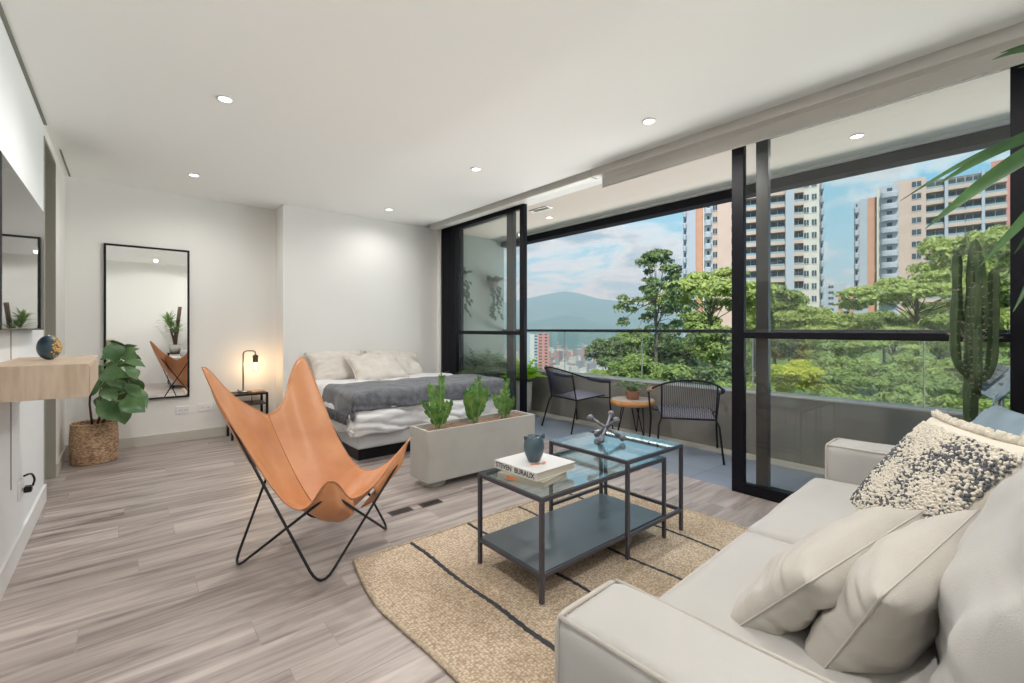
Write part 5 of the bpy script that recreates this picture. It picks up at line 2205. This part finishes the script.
tower('small brick house block with dark windows far between the two towers', 838, 856, 291, 200, [
    ('win', 838, 843, 0, M_pink), ('bay', 843, 849, 0.2, M_fin), ('win', 849, 856, 0.2, M_pink)], zbot=-10, floors_from=2, name='brick_house')

# ---- trees
M_lf = [mat('canopy_green', (0.20, 0.28, 0.07), 0.6, col2=(0.38, 0.45, 0.13), noise_scale=0.9, trans=0.25),
        mat('canopy_light_green', (0.48, 0.54, 0.15), 0.6, col2=(0.26, 0.33, 0.10), noise_scale=0.9, trans=0.25),
        mat('canopy_dark_green', (0.10, 0.15, 0.055), 0.6, col2=(0.22, 0.29, 0.10), noise_scale=0.9, trans=0.2),
        mat('canopy_yellow_green', (0.66, 0.64, 0.07), 0.6, col2=(0.45, 0.52, 0.08), noise_scale=0.9, trans=0.25)]


def crown_mesh(kind, seed, nleaf, leaf_s):
    """returns crown verts/faces and the branch mesh; the tree is about 10 m wide, origin at the crown's middle"""
    rng = np.random.default_rng(seed)
    if kind == 'round':
        nb_ = 46
        dirs = rng.normal(size=(nb_, 3))
        dirs /= np.linalg.norm(dirs, axis=1)[:, None]
        c = dirs * rng.uniform(0.45, 1.0, (nb_, 1)) * np.array([4.0, 4.0, 3.0])
        rad = rng.uniform(0.8, 1.5, nb_)
        flat = 0.7
    elif kind == 'umbrella':
        nb_ = 44
        a = rng.uniform(0, 2 * PI, nb_)
        q = np.sqrt(rng.uniform(0, 1, nb_))
        c = np.stack([5.0 * q * np.cos(a), 5.0 * q * np.sin(a), 1.5 * (1 - q ** 2) + rng.uniform(-0.9, 0.5, nb_)], 1)
        rad = rng.uniform(0.9, 1.7, nb_)
        flat = 0.34
    elif kind == 'loose':
        nb_ = 74
        z = rng.uniform(-4.2, 4.6, nb_)
        a = rng.uniform(0, 2 * PI, nb_)
        rr = np.interp(z, [-4.2, -1, 1.5, 4.6], [4.6, 4.4, 3.4, 0.9]) * rng.uniform(0.35, 1, nb_)
        c = np.stack([rr * np.cos(a), rr * np.sin(a), z], 1)
        rad = rng.uniform(0.45, 0.85, nb_)
        flat = 0.55
    w = rad ** 2
    idx = rng.choice(nb_, nleaf, p=w / w.sum())
    d = rng.normal(size=(nleaf, 3))
    d /= np.linalg.norm(d, axis=1)[:, None]
    d[:, 2] = np.where(rng.uniform(size=nleaf) < 0.75, np.abs(d[:, 2]), d[:, 2])
    pos = c[idx] + d * (rad[idx] * rng.uniform(0.6, 1.05, nleaf))[:, None] * np.array([1, 1, flat])
    nrm = d * 0.8 + rng.normal(size=(nleaf, 3)) * 0.6 + np.array([0, 0, 0.6])
    nrm /= np.linalg.norm(nrm, axis=1)[:, None]
    tmp = rng.normal(size=(nleaf, 3))
    s = np.cross(nrm, tmp)
    s /= np.linalg.norm(s, axis=1)[:, None]
    u = np.cross(nrm, s)
    sz = leaf_s * rng.uniform(0.6, 1.3, nleaf)[:, None]
    v = np.stack([pos - s * sz * .5, pos - u * sz * 0.28, pos + s * sz * .5, pos + u * sz * 0.28], 1).reshape(-1, 3)
    f = np.arange(nleaf * 4).reshape(-1, 4)
    return v, f, c


def make_mesh(name, v, f, m):
    me = bpy.data.meshes.new(name)
    me.from_pydata(v.tolist(), [], f.tolist())
    me.materials.append(m)
    return me


TREE = {}


def tree_proto(key, kind, seed, nleaf, leaf_s, m, trunk_drop):
    v, f, c = crown_mesh(kind, seed, nleaf, leaf_s)
    cm = make_mesh('crown', v, f, m)
    b = B()
    fork = Vector((0.2, 0, -3.2 if kind != 'umbrella' else -2.4))
    tube(b, [(0, 0, -trunk_drop), (0.15, 0.1, -trunk_drop * 0.5), fork, (0.0, 0.1, 0.8), (0.1, 0, 2.2 if kind != 'umbrella' else 0.9)], [0.26, 0.22, 0.17, 0.10, 0.04], 7)
    rng = random.Random(seed)
    for q in c[::2]:
        q = Vector(q)
        st = fork.lerp(Vector((0, 0, 1.5 if kind != 'umbrella' else 0)), rng.random() * 0.8)
        mid = st.lerp(q, 0.55) + Vector((0, 0, 0.35))
        tube(b, [st, mid, q], [0.045, 0.028, 0.012], 5)
    me = bpy.data.meshes.new('trunk')
    bmesh.ops.recalc_face_normals(b, faces=b.faces)
    b.to_mesh(me)
    b.free()
    me.materials.append(M_treebark)
    TREE[key] = (cm, me)


tree_proto('round', 'round', 1, 11000, 0.46, M_lf[0], 11)
tree_proto('round2', 'round', 7, 11000, 0.44, M_lf[1], 11)
tree_proto('dark', 'round', 5, 11000, 0.46, M_lf[2], 11)
tree_proto('yellow', 'round', 9, 11000, 0.46, M_lf[3], 11)
tree_proto('umbrella', 'umbrella', 3, 13000, 0.40, M_lf[1], 11)
tree_proto('umbrella2', 'umbrella', 13, 13000, 0.40, M_lf[0], 11)
tree_proto('loose', 'loose', 4, 8500, 0.34, M_lf[2], 15)


def tree(key, u, v, dist, rpx, label, rz=0, group=None, zs=1.0, name='tree'):
    cm, tm = TREE[key]
    p_ = far(u, v, dist)
    s = rpx / FPX * dist / 5.0
    t = bpy.data.objects.new(name, None)
    C.objects.link(t)
    tag(t, label, 'tree', group)
    t.location = p_
    t.rotation_euler = (0, 0, rz)
    t.scale = (s, s, s * zs)
    for nm, me in (('crown', cm), ('trunk', tm)):
        o = bpy.data.objects.new(nm, me)
        C.objects.link(o)
        o.parent = t
    return t


tree('loose', 656, 300, 42, 46, 'tall loose tree with see-through branches standing against the mountains', 0.4, zs=1.15)
tree('umbrella', 712, 298, 60, 52, 'light green spreading tree in front of the foot of the first tower', 1.0, zs=1.2)
tree('round', 775, 302, 75, 34, 'round tree between the two near window posts at the foot of the tower', 2.0)
tree('round2', 806, 322, 70, 30, 'soft green tree just right of the second window post', 0.3)
tree('umbrella', 918, 300, 55, 58, 'broad flat topped tree in front of the curved balcony tower', 0.2, zs=1.0)
tree('round2', 968, 262, 66, 50, 'tall light green tree behind the cactus covering the tower', 1.9, zs=1.25)
tree('round', 1010, 290, 48, 34, 'leafy tree behind the cactus at the right window post', 2.9)
tree('yellow', 792, 378, 34, 34, 'yellow green tree seen through the glass just right of the posts', 1.3, zs=0.8)
tree('dark', 610, 352, 60, 30, 'dark bushy tree at the valley edge behind the left balcony chair', 0.7)
tree('round', 640, 372, 40, 34, 'green tree at the valley edge above the round balcony table', 2.2)
tree('umbrella2', 638, 345, 62, 34, 'flat topped tree just below the tall loose tree', 0.7, zs=1.0)
G = 'trees in the canopy below the handrail'
GL = 'one of the green trees massed in the canopy behind the glass railing'
random.seed(17)
rows = [(700, 324, 84, 26, 'round'), (762, 322, 86, 26, 'round2'), (850, 326, 92, 26, 'round2'), (885, 324, 84, 26, 'round'), (938, 318, 80, 30, 'round2'), (670, 350, 52, 36, 'dark'), (715, 345, 46, 38, 'round'), (755, 340, 58, 32, 'umbrella2'), (850, 338, 60, 34, 'round2'), (895, 345, 46, 40, 'umbrella'),
        (940, 335, 50, 38, 'round'), (985, 330, 42, 40, 'round2'), (1035, 330, 44, 44, 'umbrella2'), (1060, 280, 60, 50, 'round'),
        (675, 385, 34, 40, 'round'), (725, 382, 32, 42, 'dark'), (745, 402, 26, 36, 'round2'), (840, 375, 36, 38, 'round2'), (880, 385, 30, 46, 'umbrella2'),
        (930, 378, 33, 44, 'round2'), (980, 385, 30, 44, 'round'), (1030, 378, 32, 48, 'umbrella'), (845, 412, 23, 40, 'round2'),
        (905, 415, 23, 42, 'round'), (965, 418, 22, 44, 'round2'), (790, 345, 52, 30, 'dark'), (820, 352, 50, 32, 'round'), (655, 405, 26, 30, 'round2'),
        (620, 392, 32, 26, 'umbrella'), (600, 380, 45, 20, 'round2'), (1040, 420, 24, 50, 'dark'), (1100, 350, 40, 60, 'round'), (1110, 400, 28, 60, 'round2'), (700, 412, 24, 34, 'round')]
for i, (u, v, d, r_, k) in enumerate(rows):
    tree(k, u, v, d, r_, GL, random.uniform(0, 6), G)

# pergola-like grey roof panel and a parked car far below at the right post
t = thing('tilted_roof', 'pale grey tilted roof panels among the trees beside the right window post', 'roof', far(1001, 383, 17))
mt = Matrix.Rotation(VANG, 4, 'Z') @ Matrix.Rotation(R(-38), 4, 'Y') @ Matrix.Rotation(R(40), 4, 'X')
b = B()
box(b, -0.75, 0.75, -0.35, 0.35, -0.06, 0.0, 0.01, mtx=mt)
obj('panel', b, mat('grey_roof_sheet', (0.13, 0.14, 0.16), 0.6), t)
b = B()
box(b, -0.5, 0.45, 0.1, 0.65, 0.30, 0.38, 0.01, mtx=mt)
for k in range(4):
    box(b, -0.45 + k * 0.22, -0.40 + k * 0.22, 0.12, 0.62, 0.38, 0.40, mtx=mt)
obj('panel', b, mat('black_roof_sheet', (0.02, 0.022, 0.03), 0.4), t)
b = B()
tube(b, [(0, 0, 0), (0, 0, -9)], 0.08, 8)
obj('post', b, M_stilegrey, t)
